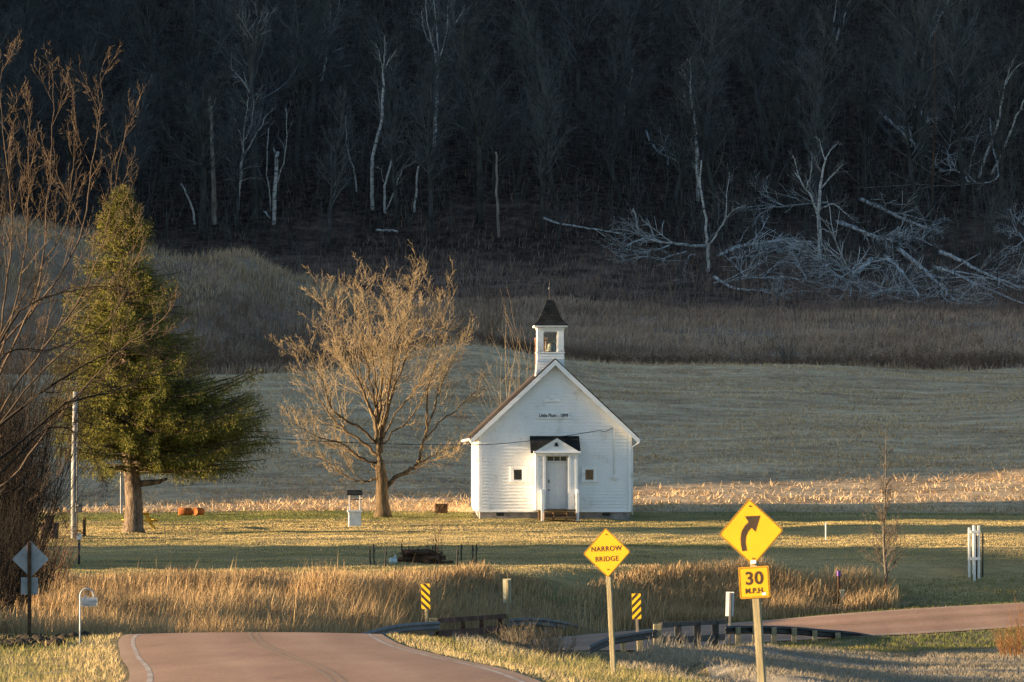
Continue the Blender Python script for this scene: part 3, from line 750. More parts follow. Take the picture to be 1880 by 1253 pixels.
# --- the big leafless maple left of the schoolhouse
def maple():
    Y0 = 262.5; o = base(703, Y0); R = random.Random(21)
    ppm = F / Y0
    def q(px, py, dy=0.0):
        py = 850 - (850 - py) * .91 if py < 850 else py
        return Vector(((px - CX) / ppm, Y0 + dy, -(py - HY) / ppm))
    T = [Tubes(), Tubes()]
    P = dict(seg=[5, 5, 4, 3, 3], trop=[.10, .11, .10, .06, .05], wav=[.13, .16, .20, .22, .2], tip=[.3, .3, .3, .4, .5], sides=[6, 4, 3, 3, 3],
             num=[10, 8, 6, 4], t0=[.25, .2, .2, .2], ang=[34, 33, 36, 40], rr=[.5, .42, .55, .65], len=[.42, .34, .48, .5], taper=[.45, .4, .3, .2], rmin=.0072)
    gb = o.z
    # trunk with root flare
    tr = [(703, 950), (703, 938), (702, 925), (701, 905), (702, 885), (699, 865), (697, 845)]
    pts = [q(a, b) for a, b in tr]; pts[0].z = gb - .15
    rad = [.50, .36, .30, .28, .285, .235, .20]
    T[0].add(pts, rad, 12)
    L = [
        # main leader and its forks
        ([(697, 850), (695, 815), (690, 780), (692, 740), (690, 690), (682, 610), (676, 497)], 0, .20, .02, 14),
        ([(700, 830), (703, 790), (712, 740), (724, 690), (731, 630), (744, 570), (752, 505)], .6, .15, .02, 13),
        ([(692, 790), (684, 750), (672, 720), (662, 690), (645, 655), (628, 590), (608, 505)], -.6, .12, .018, 12),
        ([(694, 770), (700, 700), (704, 640), (706, 580), (712, 525)], 1.1, .10, .016, 11),
        ([(688, 730), (668, 690), (652, 640), (650, 580), (645, 492)], 1.4, .09, .015, 10),
        ([(722, 700), (738, 660), (752, 610), (766, 570), (775, 530)], -1.2, .08, .014, 10),
        ([(704, 780), (716, 700), (726, 640), (738, 590), (762, 512)], -1.9, .09, .014, 10),
        ([(690, 740), (676, 660), (666, 590), (658, 500)], -1.7, .08, .014, 10),
        # left fan
        ([(695, 838), (670, 812), (640, 790), (612, 762), (585, 720), (558, 668), (535, 630)], .5, .13, .018, 13),
        ([(692, 812), (664, 782), (632, 760), (608, 740), (598, 700), (580, 650), (560, 622)], -1.0, .11, .016, 12),
        ([(690, 850), (660, 838), (625, 810), (590, 800), (555, 780), (535, 762)], -.8, .09, .014, 11),
        ([(697, 868), (680, 850), (645, 830), (610, 815), (572, 800), (545, 778)], 1.2, .09, .013, 11),
        ([(692, 878), (676, 884), (655, 884), (630, 872), (606, 852), (580, 838), (560, 826)], .2, .085, .013, 11),
        ([(672, 885), (650, 868), (636, 840), (622, 800)], -.4, .04, .012, 8),
        # big right limb
        ([(706, 905), (716, 886), (734, 872), (756, 862), (768, 848), (774, 820), (782, 790)], .2, .20, .10, 4),
        ([(774, 822), (784, 780), (800, 730), (812, 690), (832, 640), (858, 600)], .3, .10, .015, 12),
        ([(782, 790), (784, 740), (786, 700), (800, 650), (806, 600), (820, 528)], -.9, .08, .014, 11),
        ([(768, 848), (790, 838), (815, 826), (845, 812), (866, 806)], .9, .075, .013, 10),
        ([(756, 862), (790, 846), (820, 836), (846, 832)], -.9, .05, .012, 9),
        ([(778, 806), (806, 770), (836, 742), (864, 716), (880, 690)], 1.3, .07, .013, 11),
        ([(700, 820), (720, 790), (746, 768), (770, 730), (786, 690), (800, 660)], 1.6, .08, .014, 11),
        ([(704, 800), (722, 760), (752, 720), (776, 680), (798, 600), (802, 520)], -1.5, .08, .014, 11),
        ([(700, 812), (690, 760), (660, 700), (630, 660), (604, 590), (590, 530)], 1.9, .08, .014, 11),
        ([(698, 800), (706, 720), (722, 650), (716, 580), (720, 510)], 2.2, .08, .014, 11),
    ]
    for course, dy, r0, r1, cnt in L:
        n = len(course)
        pts = [q(a, b, dy * min(1, (i / (n - 1)) * 1.6) * (1 + .8 * i / n)) for i, (a, b) in enumerate(course)]
        limb(T, pts, r0 * .66, r1 * .42, P, R, max(6, int(cnt * 1.6)), lvl=1, t0=.26, sides=7, jit=.03)
    root = thing('leafless_maple', 'large spreading leafless tree glowing tan on the lawn left of the white schoolhouse', 'tree', o)
    finish_tree(root, T, ('bark_maple', 'twig_maple'), o)
maple()

# --- the spruce
def spruce():
    Y0 = 250.0; o = base(245, Y0); R = random.Random(33); ppm = F / Y0
    root = thing('spruce_tree', 'tall dense olive green spruce with a thick pale trunk by the picnic table', 'tree', o)
    T = [Tubes(), Tubes()]
    top = -(336 - HY) / ppm - o.z
    tr = [Vector((0, 0, -.2)), Vector((0, 0, .3)), Vector((.03, 0, 1.2)), Vector((-.05, 0, 2.4)), Vector((-.25, 0, 4)), Vector((-.3, 0, 7)), Vector((-.45, .1, 11)), Vector((-.5, .1, top - .2))]
    T[0].add(tr, [.62, .44, .38, .36, .30, .22, .12, .03], 12)
    # bare stub limb to the right
    T[0].add([Vector((.2, 0, 2.15)), Vector((.7, -.1, 2.2)), Vector((1.15, -.1, 2.25)), Vector((1.5, -.1, 2.4))], [.16, .14, .11, .05], 7)
    lv = []; tv = []
    def axis(h):
        for a, b in zip(tr, tr[1:]):
            if a.z <= h <= b.z: return a.lerp(b, (h - a.z) / (b.z - a.z))
        return tr[-1]
    # half widths of the crown left and right (m) at height h above the base
    lw = pchip([1.9, 2.6, 3.6, 5, 6.5, 8, 10, 12, 13.5, 14.6, 15.4], [1.2, 2.6, 3.3, 3.4, 3.5, 3.2, 2.7, 1.75, 1.1, .5, .05])
    rw = pchip([1.9, 2.6, 3.6, 4.5, 5.5, 6.8, 8, 9, 10.5, 12, 13.5, 14.6, 15.4], [3.2, 5.0, 6.0, 6.1, 5.0, 3.8, 3.4, 3.0, 2.5, 1.75, 1.1, .5, .05])
    nb = 760
    for i in range(nb + 120):
        h = 2.6 + (top - 2.8) * ((i + R.random()) / nb)**1.22 if i < nb else R.uniform(2.7, 6.4)
        a = R.uniform(0, 2 * math.pi) if i < nb else R.gauss(0, .75); c = math.cos(a)
        wd = float(lw(h)) * (1 - c) / 2 + float(rw(h)) * (1 + c) / 2
        wd = min(wd, 3.8 if abs(math.sin(a)) > .7 else 9) * R.uniform(.55, 1.13)
        if wd < .15: continue
        if h < 3.6 and c < .3 and R.random() < .6: continue
        p0 = axis(h); d = Vector((c, math.sin(a), .25 + R.uniform(-.05, .2)))
        n = 7; pts = [p0]; p = p0.copy(); dro = max(R.gauss(.03, .15), -.10)
        for k in range(n):
            f = (k + 1) / n
            dz = .30 + dro - .95 * f + .75 * f * f + (.10 if h < 4.5 else 0) * f
            if h > 12: dz += .45
            p = p + Vector((c, math.sin(a), dz)) * (wd / n) + rdir(R) * .03; pts.append(p)
        T[1].add(pts, [.04 * (1 - k / (n + .5)) * (.5 + wd / 4) + .008 for k in range(n + 1)], 4)
        # needle sprays
        nsp = int(42 * (.5 + wd ** 1.3))
        for s in range(nsp):
            t = R.uniform(.14 if h > 5 else .26, 1.0)**.62; qf = min(t * n, n - 1e-3); k = int(qf)
            b = pts[k].lerp(pts[k + 1], qf - k)
            dr = (pts[k + 1] - pts[k]).normalized()
            side = perp(dr, R); side.z = side.z * .4 - .25
            ln = R.uniform(.08, .22) * (1.15 - .4 * t)
            dd = (dr * R.uniform(.3, .9) + side.normalized() * R.uniform(.5, 1)).normalized()
            b = b + side * R.uniform(0, .62) * (1.22 - t) + Vector((R.gauss(0, .04), R.gauss(0, .04), -R.uniform(-.14, .34)))
            e = b + dd * ln + Vector((0, 0, -.45 * ln))
            wv = dd.cross(rdir(R)).normalized() * R.uniform(.007, .017)
            mid = b.lerp(e, .45)
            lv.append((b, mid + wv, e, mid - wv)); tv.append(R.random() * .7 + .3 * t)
            # two side fingers
            for sg in (1, -1):
                d2 = (dd + wv.normalized() * sg * .9).normalized(); b2 = b.lerp(e, R.uniform(.15, .5)); e2 = b2 + d2 * ln * .5
                w2 = d2.cross(rdir(R)).normalized() * .010; m2 = b2.lerp(e2, .5)
                lv.append((b2, m2 + w2, e2, m2 - w2)); tv.append(tv[-1])
    V = np.array([tuple(p) for f in lv for p in f]); a = np.arange(len(lv)) * 4
    me = np_mesh('crown', V, None, np.stack([a, a + 1, a + 2, a + 3], 1))
    at = me.attributes.new('tint', 'FLOAT', 'POINT'); at.data.foreach_set('value', np.repeat(np.array(tv, np.float32), 4))
    obj('trunk', T[0].mesh('trunk', True), 'bark_spruce', root)
    obj('branches', T[1].mesh('branches'), 'bark_left', root)
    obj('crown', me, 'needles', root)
spruce()

# --- leafless trees at the left edge, nearer than the lawn
PL = dict(seg=[6, 6, 5, 4, 3], trop=[.08, .10, .12, .10, .05], wav=[.10, .13, .17, .2, .2], tip=[.35, .3, .3, .35, .5], sides=[6, 5, 3, 3, 3],
          num=[9, 7, 6, 4], t0=[.25, .2, .15, .15], ang=[30, 30, 34, 40], rr=[.5, .55, .6, .7], len=[.5, .20, .45, .5], taper=[.4, .4, .35, .2], rmin=.0055)
def edge_tree(name, label, px, Y0, courses, seed, lvl=1, mats=('bark_left', 'twig_left'), cnt=13):
    o = base(px, Y0); R = random.Random(seed); ppm = F / Y0
    T = [Tubes(), Tubes()]
    for course, dy, r0, r1 in courses:
        n = len(course); pts = []
        for i, (a, b) in enumerate(course):
            p = Vector(((a - CX) / ppm, Y0 + dy * i / (n - 1), -(b - HY) / ppm)); pts.append(p)
        if course[0][1] >= 1100: pts[0] = Vector((pts[0].x, Y0, gz(pts[0].x, Y0) - .15))
        limb(T, pts, r0 * .42, r1 * .45, PL, R, cnt if r1 < .05 else 3, lvl=lvl, t0=.3, sides=8 if r0 > .15 else 6, jit=.02)
    root = thing(name, label, 'tree', o)
    finish_tree(root, T, mats, o)
edge_tree('leafless_tree', 'leafless tree at the left edge whose upswept twigs rise above the spruce', -60, 176, [
    ([(-60, 1120), (-58, 1000), (-50, 900), (-40, 800), (-25, 700)], 0, .32, .14),
    ([(-40, 800), (0, 690), (40, 610), (75, 520), (90, 400), (100, 270), (105, 160)], -1.5, .12, .014),
    ([(-25, 700), (0, 620), (10, 520), (20, 420), (10, 300), (-5, 180), (0, 110)], 1.0, .10, .013),
    ([(-10, 650), (50, 580), (110, 500), (150, 410), (165, 300), (180, 190), (178, 130)], 1.6, .10, .013),
    ([(-50, 880), (10, 740), (80, 640), (140, 560), (180, 470), (205, 370), (232, 240)], 0, .10, .013),
    ([(-45, 850), (40, 720), (120, 640), (180, 600), (220, 540), (236, 470), (240, 400)], 2.2, .08, .012),
    ([(-50, 930), (20, 880), (90, 790), (170, 700), (230, 640), (290, 600), (325, 560)], -1.2, .10, .012),
    ([(-30, 740), (30, 560), (50, 470), (60, 380), (62, 280), (70, 200)], -2.2, .08, .012),
    ([(0, 620), (60, 520), (120, 430), (140, 340), (148, 250), (150, 190)], -2.8, .07, .012),
], 51)
edge_tree('leafless_tree', 'dark leafless tree at the left edge with long low branches arching across the spruce', -110, 170, [
    ([(-110, 1130), (-105, 1010), (-95, 900), (-80, 820)], 0, .34, .2),
    ([(-95, 900), (-20, 800), (40, 750), (110, 700), (180, 660), (240, 640), (300, 650)], -1.0, .15, .014),
    ([(-100, 940), (-20, 860), (50, 800), (120, 740), (200, 720), (280, 690), (345, 690)], 1.0, .14, .013),
    ([(-100, 960), (-30, 900), (40, 830), (80, 790), (130, 790), (170, 830), (190, 880)], 0, .10, .012),
    ([(-90, 860), (-30, 700), (20, 600), (60, 560), (120, 540), (200, 530), (240, 545)], -1.6, .12, .013),
    ([(-90, 860), (-40, 740), (0, 660), (30, 640), (80, 640), (130, 620)], 1.8, .10, .013),
    ([(-105, 1000), (-40, 940), (20, 900), (60, 900), (100, 930), (120, 980)], 1.0, .09, .012),
    ([(-80, 820), (-50, 660), (-20, 520), (0, 400), (20, 300)], 0.5, .14, .014),
], 52, mats=('twig_black', 'twig_black'), cnt=22)
edge_tree('leafless_tree', 'brown twiggy leafless tree between the left frame edge and the white utility pole', -10, 196, [
    ([(-10, 1110), (-6, 1020), (0, 930), (6, 860)], 0, .2, .1),
    ([(0, 930), (30, 840), (50, 760), (60, 680), (66, 600)], .5, .08, .012),
    ([(2, 900), (40, 860), (80, 800), (110, 740), (120, 680)], -.8, .07, .012),
    ([(-4, 980), (40, 930), (80, 900), (116, 860), (130, 800)], 0, .07, .012),
    ([(6, 860), (0, 780), (10, 700), (0, 610)], 0, .08, .012),
], 53, mats=('bark_left', 'twig_left'))

# --- shrubs: bundles of stems from one foot
def shrub(name, label, px, Y0, h, w, nst, mat, seed, group=None, lvls=2, r=.014, cat='shrub', num=7):
    o = base(px, Y0); R = random.Random(seed); T = [Tubes(), Tubes()]
    P = dict(seg=[5, 4, 3], trop=[.06, .08, .05], wav=[.14, .2, .2], tip=[.35, .4, .5], sides=[4, 3, 3], num=[num, 5], t0=[.25, .2], ang=[32, 38], rr=[.65, .7], len=[.45, .5], taper=[.3, .3], rmin=.006)
    if lvls < 3: P = {k: (v[:2] if k in ('seg', 'trop', 'wav', 'tip', 'sides') else v) for k, v in P.items()}
    for i in range(nst):
        a = R.uniform(0, 2 * math.pi); s = R.random()**.5 * w
        d = Vector((math.cos(a) * s * .5, math.sin(a) * s * .5, h)).normalized()
        p = Vector((math.cos(a) * s * .25, math.sin(a) * s * .25, -.08))
        p.z = gz(o.x + p.x, o.y + p.y) - o.z - .08
        grow(T, p, d, h * R.uniform(.6, 1.05), r * R.uniform(.7, 1.3), 0, P, R)
    root = thing(name, label, cat, o, 0, group)
    finish_tree(root, T, (mat, mat), (0, 0, 0), ('stems', 'twigs'))
    return root
for i, (px, Y, h, w, n) in enumerate([(0, 186, 4.4, 2.6, 90), (34, 200, 3.6, 2.4, 80), (-66, 168, 3.6, 2.6, 60), (84, 218, 2.6, 2.2, 50), (-30, 192, 10.5, 3.6, 150), (12, 210, 8.0, 3.2, 130)]):
    shrub('thicket_shrub', ['dense dark thicket shrub beside the back of the diamond sign', 'dark bare shrub behind the back of the diamond sign',
                            'dark thicket shrub at the bottom of the left frame edge', 'loose brown shrub left of the dark lidded bins',
                            'tallest dark thicket shrub at the left edge, under the arching branches', 'tall dark thicket shrub behind the bins and left of the utility pole'][i], px, Y, h, w, n, 'twig_black' if i != 3 else 'twig_shrub', 60 + i, 'bare shrubs at the left edge', num=13 if i > 3 else 8, r=.017)
shrub('bare_shrub', 'small multi-stemmed bare shrub in front of the brush pile', 745, 216, 1.9, 1.6, 9, 'twig_shrub', 71, lvls=3, r=.022)
shrub('sapling', 'thin bare sapling rising behind the brush pile', 808, 230, 2.3, .7, 3, 'twig_shrub', 72, num=10)
shrub('bare_shrub', 'bare upright shrub at the left roof edge of the schoolhouse', 940, 278, 8.2, 1.6, 9, 'twig_maple', 73, num=8)
shrub('bare_shrub', 'dark bare shrub at the foot of the meadow, behind the knoll', 880, 366, 4.6, 3.4, 26, 'twig_shrub', 74, num=8)
shrub('bare_shrub', 'small dark shrub alone at the far edge of the field', 1450, 372, 2.3, 1.6, 20, 'twig_dark', 75)
shrub('bare_shrub', 'orange brown shrub at the right edge above the dark verge', 1866, 208, 1.2, 2.2, 60, 'twig_orange', 76)
shrub('bare_shrub', 'thin reddish shrub at the right edge against the road', 1878, 210, 2.0, .9, 9, 'twig_orange', 77)
for i, (px, Y, h, w, n) in enumerate([(905, 203, .9, 1.6, 36), (955, 200, 1.25, 1.8, 46), (1010, 194, 1.4, 1.7, 46), (1062, 186, 1.1, 1.6, 44), (860, 207, .7, 1.2, 34), (985, 182, 1.0, 1.3, 30)]):
    shrub('creek_shrub', ['bushy bare shrub in front of the rusty rail, left of the next bush', 'largest bare bush of the creek bed, under the beige marker', 'bare bush of the creek bed before the left guardrail end',
                          'low grey bush left of the right guardrail end', 'small bare bush under the left end of the rusty rail', 'low grey bush at the edge of the road shoulder'][i], px, Y, h, w, n, 'twig_creek' if i < 3 else 'grey_post_wood', 80 + i, 'bare bushes along the creek')

# --- the young tree at the right
def young_tree():
    o = gp(1628, 1090, 226); R = random.Random(91); T = [Tubes(), Tubes()]
    P = dict(seg=[5, 4, 3], trop=[.10, .08, .05], wav=[.12, .2, .2], tip=[.4, .4, .5], sides=[4, 3, 3], num=[8, 5], t0=[.2, .2], ang=[36, 40], rr=[.6, .7], len=[.45, .5], taper=[.4, .3], rmin=.007)
    Hh = (1090 - 792) / (F / o.y)
    main = [Vector((0, 0, -.1)), Vector((-.02, 0, .7)), Vector((-.1, 0, 1.6)), Vector((-.12, .02, 2.8)), Vector((-.05, 0, 4.2)), Vector((-.02, 0, Hh))]
    s, rad = limb(T, main, .085, .012, P, R, 0, sides=8)
    L = Hh
    for i in range(56):
        t = .2 + .78 * (i + R.random()) / 56; k = min(int(t * (len(s) - 1)), len(s) - 2)
        a = R.uniform(0, 6.28); low = t < .5
        d = Vector((math.cos(a), math.sin(a), .9 if low else 1.9)).normalized()
        grow(T, s[k].copy(), d, (1.9 if low else 1.5) * R.uniform(.4, 1.1) * (1.25 - t), .018 * (1.2 - t), 0, P, R)
    root = thing('young_tree', 'slender young leafless tree at the end of the golden grass, right of the road signs', 'tree', o)
    finish_tree(root, T, ('twig_grey', 'twig_grey'), (0, 0, 0))
young_tree()

# ------------------------------------------------------------------ the shaded wood on the hillside
PB = dict(seg=[6, 5, 4, 3], trop=[.05, .09, .07, .03], wav=[.08, .13, .18, .2], tip=[.3, .3, .35, .5], sides=[6, 4, 3, 3], num=[10, 7, 5], t0=[.35, .2, .15], ang=[36, 36, 40],
          rr=[.42, .48, .6], len=[.34, .40, .45], taper=[.45, .4, .3], rmin=.0125)
def pale_tree(name, label, courses, seed, mats=('bark_birch', 'twig_birch'), cnt=7, lvl=1, group=None, cat='tree', rscale=1.0, foot=None, t0=.25):
    """a tree on the slope: the first course's first pixel is its foot; forks are further courses (pixels, r0, r1)"""
    c0 = courses[0][0]
    o = gp(c0[0][0], min(c0[0][1], foot or 9999), 400) ; R = random.Random(seed); T = [Tubes(), Tubes()]; Y0 = o.y
    for course, r0, r1, n_b in courses:
        dy = R.uniform(-1.0, 1.0); n = len(course)
        pts = [Wp(a, b, Y0 + (dy * i / (n - 1) if course is not c0 else 0)) for i, (a, b) in enumerate(course)]
        if course is c0: pts[0].z = o.z - .2
        limb(T, pts, r0 * rscale, r1 * rscale, PB, R, n_b, lvl=lvl, t0=t0, sides=6, jit=.03)
    root = thing(name, label, cat, o, 0, group)
    finish_tree(root, T, mats, o)
    return root

pale_tree('birch_tree', 'white birch with upswept forked crown beside the broken pale trunk', [
    ([(434, 416), (437, 370), (441, 330), (446, 285)], .14, .10, 0),
    ([(446, 290), (447, 250), (452, 210), (456, 178)], .08, .02, 9), ([(446, 288), (460, 265), (478, 235), (492, 208)], .07, .02, 8),
    ([(447, 280), (440, 245), (432, 220)], .05, .015, 6), ([(447, 260), (462, 225), (465, 180)], .05, .015, 7), ([(444, 310), (428, 302), (412, 285)], .04, .012, 3), ([(446, 312), (462, 306), (480, 306)], .03, .012, 3), ([(440, 333), (425, 330), (410, 331)], .03, .012, 1), ([(442, 332), (460, 328), (482, 328)], .03, .012, 1)], 101)
pale_tree('snag', 'tall broken pale trunk without branches, left of the forked white birch', [([(394, 412), (393, 360), (391, 300), (389, 240), (386, 176)], .20, .13, 0), ([(389, 205), (395, 190), (396, 180)], .04, .02, 0)], 102, ('bark_snag', 'twig_birch'))
pale_tree('tall_tree', 'tall grey leafless tree rising behind the forked white birch', [([(468, 400), (466, 300), (464, 200), (462, 110), (470, 70)], .26, .12, 2), ([(463, 110), (456, 60), (446, 10)], .1, .03, 9), ([(466, 80), (482, 50), (500, 20)], .1, .03, 10), ([(470, 72), (474, 30), (470, -20)], .09, .03, 9)], 103, ('bark_dark', 'twig_birch'))
pale_tree('birch_tree', 'stubby birch with a snapped top and one bent side stem', [([(502, 412), (504, 370), (507, 320), (509, 280)], .16, .13, 1), ([(506, 340), (520, 300), (526, 250), (524, 200)], .06, .02, 4), ([(508, 288), (503, 278), (505, 270)], .06, .03, 0)], 104)
pale_tree('birch_tree', 'thin pale stem between the forked white birch and the stubby birch', [([(497, 388), (495, 355), (490, 320), (491, 280), (495, 235)], .06, .03, 3)], 105)
pale_tree('birch_tree', 'tall bent white birch left of the twisted pale tree', [([(684, 386), (683, 330), (685, 280), (698, 235), (703, 190), (704, 130)], .15, .08, 1), ([(704, 135), (698, 110), (690, 80)], .05, .02, 6), ([(704, 130), (706, 95), (706, 65)], .06, .02, 7), ([(704, 128), (716, 108), (728, 92)], .05, .02, 6)], 106)
pale_tree('twisted_tree', 'small twisted pale tree with a curled crown right of the bent birch', [([(709, 392), (705, 350), (712, 320), (720, 290), (718, 270)], .10, .06, 1), ([(718, 275), (728, 262), (742, 262)], .04, .015, 6), ([(718, 272), (706, 268), (702, 260)], .04, .015, 5), ([(710, 385), (725, 350), (738, 312), (750, 305), (764, 296)], .06, .02, 6), ([(705, 335), (700, 315), (694, 305)], .03, .012, 2)], 107)
pale_tree('birch_tree', 'thin bent leaning stem left of the tall bent birch', [([(654, 352), (652, 325), (642, 290), (636, 255), (635, 212)], .06, .03, 3)], 108)
pale_tree('birch_tree', 'tall white birch with a broad multi-stemmed crown at the top edge', [([(797, 270), (801, 200), (802, 140), (806, 110)], .16, .11, 1), ([(804, 125), (794, 80), (785, 40), (780, -10)], .08, .02, 11), ([(806, 112), (802, 60), (796, -10)], .07, .02, 10), ([(806, 112), (818, 70), (822, 10)], .08, .02, 10), ([(806, 105), (826, 60), (850, 20)], .07, .02, 10), ([(805, 100), (780, 60), (774, 20)], .06, .02, 8)], 109)
pale_tree('birch_tree', 'pale birch with three straight stems at the top edge, left of the broad crowned birch', [([(590, 150), (598, 110), (602, 70)], .12, .08, 1), ([(602, 72), (606, 30), (606, -20)], .06, .02, 5), ([(603, 70), (618, 30), (626, -10)], .05, .02, 5), ([(602, 75), (596, 40), (595, -10)], .05, .02, 4), ([(595, 132), (620, 125), (645, 120)], .04, .015, 5), ([(600, 100), (625, 90), (640, 82)], .04, .015, 8)], 110)
pale_tree('snag', 'thin straight pale broken trunk near the middle of the wood edge', [([(916, 437), (913, 380), (912, 330), (910, 278)], .11, .07, 0)], 111, ('bark_snag', 'twig_birch'))
pale_tree('snag', 'short broken pale trunk right of the twisted pale tree', [([(761, 390), (764, 350), (768, 305)], .09, .07, 1)], 112)
pale_tree('birch_tree', 'slim low pale sapling between the two straight broken trunks', [([(789, 432), (789, 395), (791, 345)], .05, .02, 3)], 113)
pale_tree('birch_tree', 'lone tall birch with a small pointed crown above the left part of the fallen trees', [([(1281, 370), (1279, 290), (1276, 230), (1269, 175), (1266, 150)], .14, .07, 1), ([(1268, 170), (1258, 140), (1250, 118)], .04, .015, 6), ([(1267, 165), (1268, 135), (1266, 110)], .05, .015, 7), ([(1270, 180), (1282, 165), (1290, 152)], .04, .015, 5), ([(1274, 215), (1258, 190), (1256, 165)], .04, .015, 3)], 114)
pale_tree('birch_tree', 'leaning forked birch standing in the left heap of fallen trees', [([(1300, 500), (1300, 460), (1297, 430), (1294, 390), (1286, 340), (1288, 295)], .13, .05, 3), ([(1302, 452), (1318, 425), (1332, 400), (1334, 360), (1340, 318)], .08, .02, 8), ([(1332, 402), (1350, 385), (1370, 378)], .05, .02, 6), ([(1286, 345), (1278, 310), (1280, 290)], .04, .015, 5)], 115)
pale_tree('dead_tree', 'large white branching dead tree standing in the middle of the fallen trees', [([(1506, 480), (1505, 430), (1503, 380), (1508, 330), (1516, 290)], .18, .06, 4), ([(1504, 400), (1490, 365), (1475, 340), (1460, 318)], .10, .03, 8), ([(1480, 348), (1488, 320), (1492, 288)], .06, .02, 7), ([(1508, 345), (1530, 320), (1548, 300)], .06, .02, 9), ([(1515, 292), (1528, 272), (1540, 262)], .04, .015, 7), ([(1515, 295), (1508, 272), (1505, 255)], .04, .015, 6), ([(1505, 385), (1530, 375), (1555, 395), (1575, 410)], .06, .02, 7), ([(1506, 420), (1525, 425), (1548, 420)], .05, .02, 6), ([(1470, 335), (1462, 305), (1455, 285)], .05, .015, 6)], 116, cnt=9)
pale_tree('birch_tree', 'pale birch with two long leaning stems near the right edge', [([(1796, 326), (1812, 280), (1830, 235), (1838, 190), (1846, 150)], .11, .06, 2), ([(1844, 158), (1860, 130), (1878, 115)], .06, .02, 6), ([(1844, 160), (1852, 135), (1862, 110)], .05, .02, 5), ([(1820, 322), (1842, 275), (1862, 225), (1882, 180)], .10, .06, 2)], 117)
pale_tree('birch_tree', 'pale tree with curling branches in the upper right corner', [([(1676, 128), (1684, 80), (1690, 55)], .10, .07, 0), ([(1690, 58), (1702, 35), (1722, 28)], .06, .02, 5), ([(1690, 55), (1684, 40), (1684, 28)], .05, .02, 3), ([(1692, 118), (1706, 75), (1728, 28), (1742, 0)], .10, .06, 3), ([(1724, 32), (1742, 15), (1764, -4)], .05, .02, 4)], 118)
pale_tree('birch_tree', 'two straight leaning pale stems at the top edge left of the curling pale tree', [([(1528, 90), (1542, 55), (1556, 15), (1566, -20)], .11, .07, 2), ([(1524, 85), (1532, 40), (1538, -10)], .08, .05, 2)], 119, ('bark_birch', 'twig_dark'))
pale_tree('young_tree', 'straight reddish bare trunk above the right part of the fallen trees', [([(1711, 376), (1713, 300), (1715, 230), (1716, 150), (1717, 60)], .11, .05, 6)], 120, ('bark_red', 'twig_dark'))
pale_tree('birch_tree', 'thin crooked pale stem in the middle of the hillside', [([(1146, 215), (1148, 190), (1156, 165), (1162, 125)], .05, .03, 2)], 121)
pale_tree('leaning_trunk', 'short leaning pale trunk at the foot of the wood behind the spruce', [([(358, 412), (354, 385), (344, 360), (332, 338)], .10, .05, 1)], 122)
pale_tree('snag', 'short pale stump pole behind the left heap of fallen trees', [([(1172, 428), (1168, 405), (1163, 383)], .09, .07, 0)], 123)
pale_tree('dead_tree', 'small bare grey tree rooted at the left end of the fallen log', [([(1026, 440), (1030, 400), (1034, 370)], .09, .06, 2), ([(1033, 375), (1042, 355), (1050, 345)], .04, .02, 7), ([(1033, 375), (1022, 358), (1016, 345)], .04, .02, 7)], 124, ('bark_dark', 'twig_dark'))

# --- fallen trees: a lying trunk whose crown spreads at its lower end
PF = dict(seg=[5, 4, 4, 3], trop=[-.02, -.02, -.03, -.02], wav=[.12, .16, .2, .22], tip=[.3, .3, .4, .5], sides=[5, 3, 3, 3], num=[14, 12, 7], t0=[.2, .15, .1], ang=[30, 34, 40],
          rr=[.5, .6, .7], len=[.36, .45, .5], taper=[.3, .3, .3], rmin=.0125, flat=.55)
FALL = []
def fallen(label, course, r0, r1, cnt, seed, t0=.55, lift=.7, mats=('bark_fallen', 'twig_fallen'), forks=(), name='fallen_tree'):
    R = random.Random(seed); T = [Tubes(), Tubes()]
    def onground(a, b, up):
        p = gp(a, b, 398); y = p.y - 1.0 - up
        return Wp(a, b, y)
    pts = [onground(a, b, lift * (.4 + R.random())) for a, b in course]
    for p in pts: p.z = max(p.z, gz(p.x, p.y) + .12)
    o = Vector((pts[0].x, pts[0].y, gz(pts[0].x, pts[0].y)))
    limb(T, pts, r0, r1, PF, R, cnt, lvl=1, t0=t0, sides=6, jit=.03)
    for f, fr, fn in forks:
        q = [onground(a, b, lift * R.random()) for a, b in f]
        for p in q: p.z = max(p.z, gz(p.x, p.y) + .1)
        limb(T, q, fr, fr * .35, PF, R, fn, lvl=1, t0=.2, sides=5, jit=.04)
    root = thing(name, label, 'fallen tree', o, 0, 'trees lying at the foot of the wood')
    finish_tree(root, T, mats, o)
fallen('fallen tree with a spray of white branches pointing left, leftmost in the heap', [(1300, 452), (1255, 450), (1215, 445), (1180, 440), (1150, 452)], .14, .04, 10, 201, .35,
       forks=[([(1215, 445), (1185, 432), (1165, 430), (1140, 448)], .06, 9), ([(1230, 450), (1195, 462), (1160, 468), (1128, 472)], .06, 9), ([(1260, 462), (1215, 474), (1180, 472), (1150, 478)], .06, 9), ([(1275, 466), (1262, 475), (1258, 500), (1261, 520)], .04, 4)])
fallen('fallen limb with a fan of white twigs reaching out over the brown meadow', [(1311, 509), (1330, 521), (1352, 531), (1380, 534), (1402, 531)], .13, .05, 3, 202, .5, .2,
       forks=[([(1402, 531), (1418, 534), (1435, 542), (1452, 549)], .05, 10), ([(1400, 532), (1415, 540), (1430, 550)], .045, 9), ([(1395, 533), (1412, 538), (1440, 545)], .04, 9)])
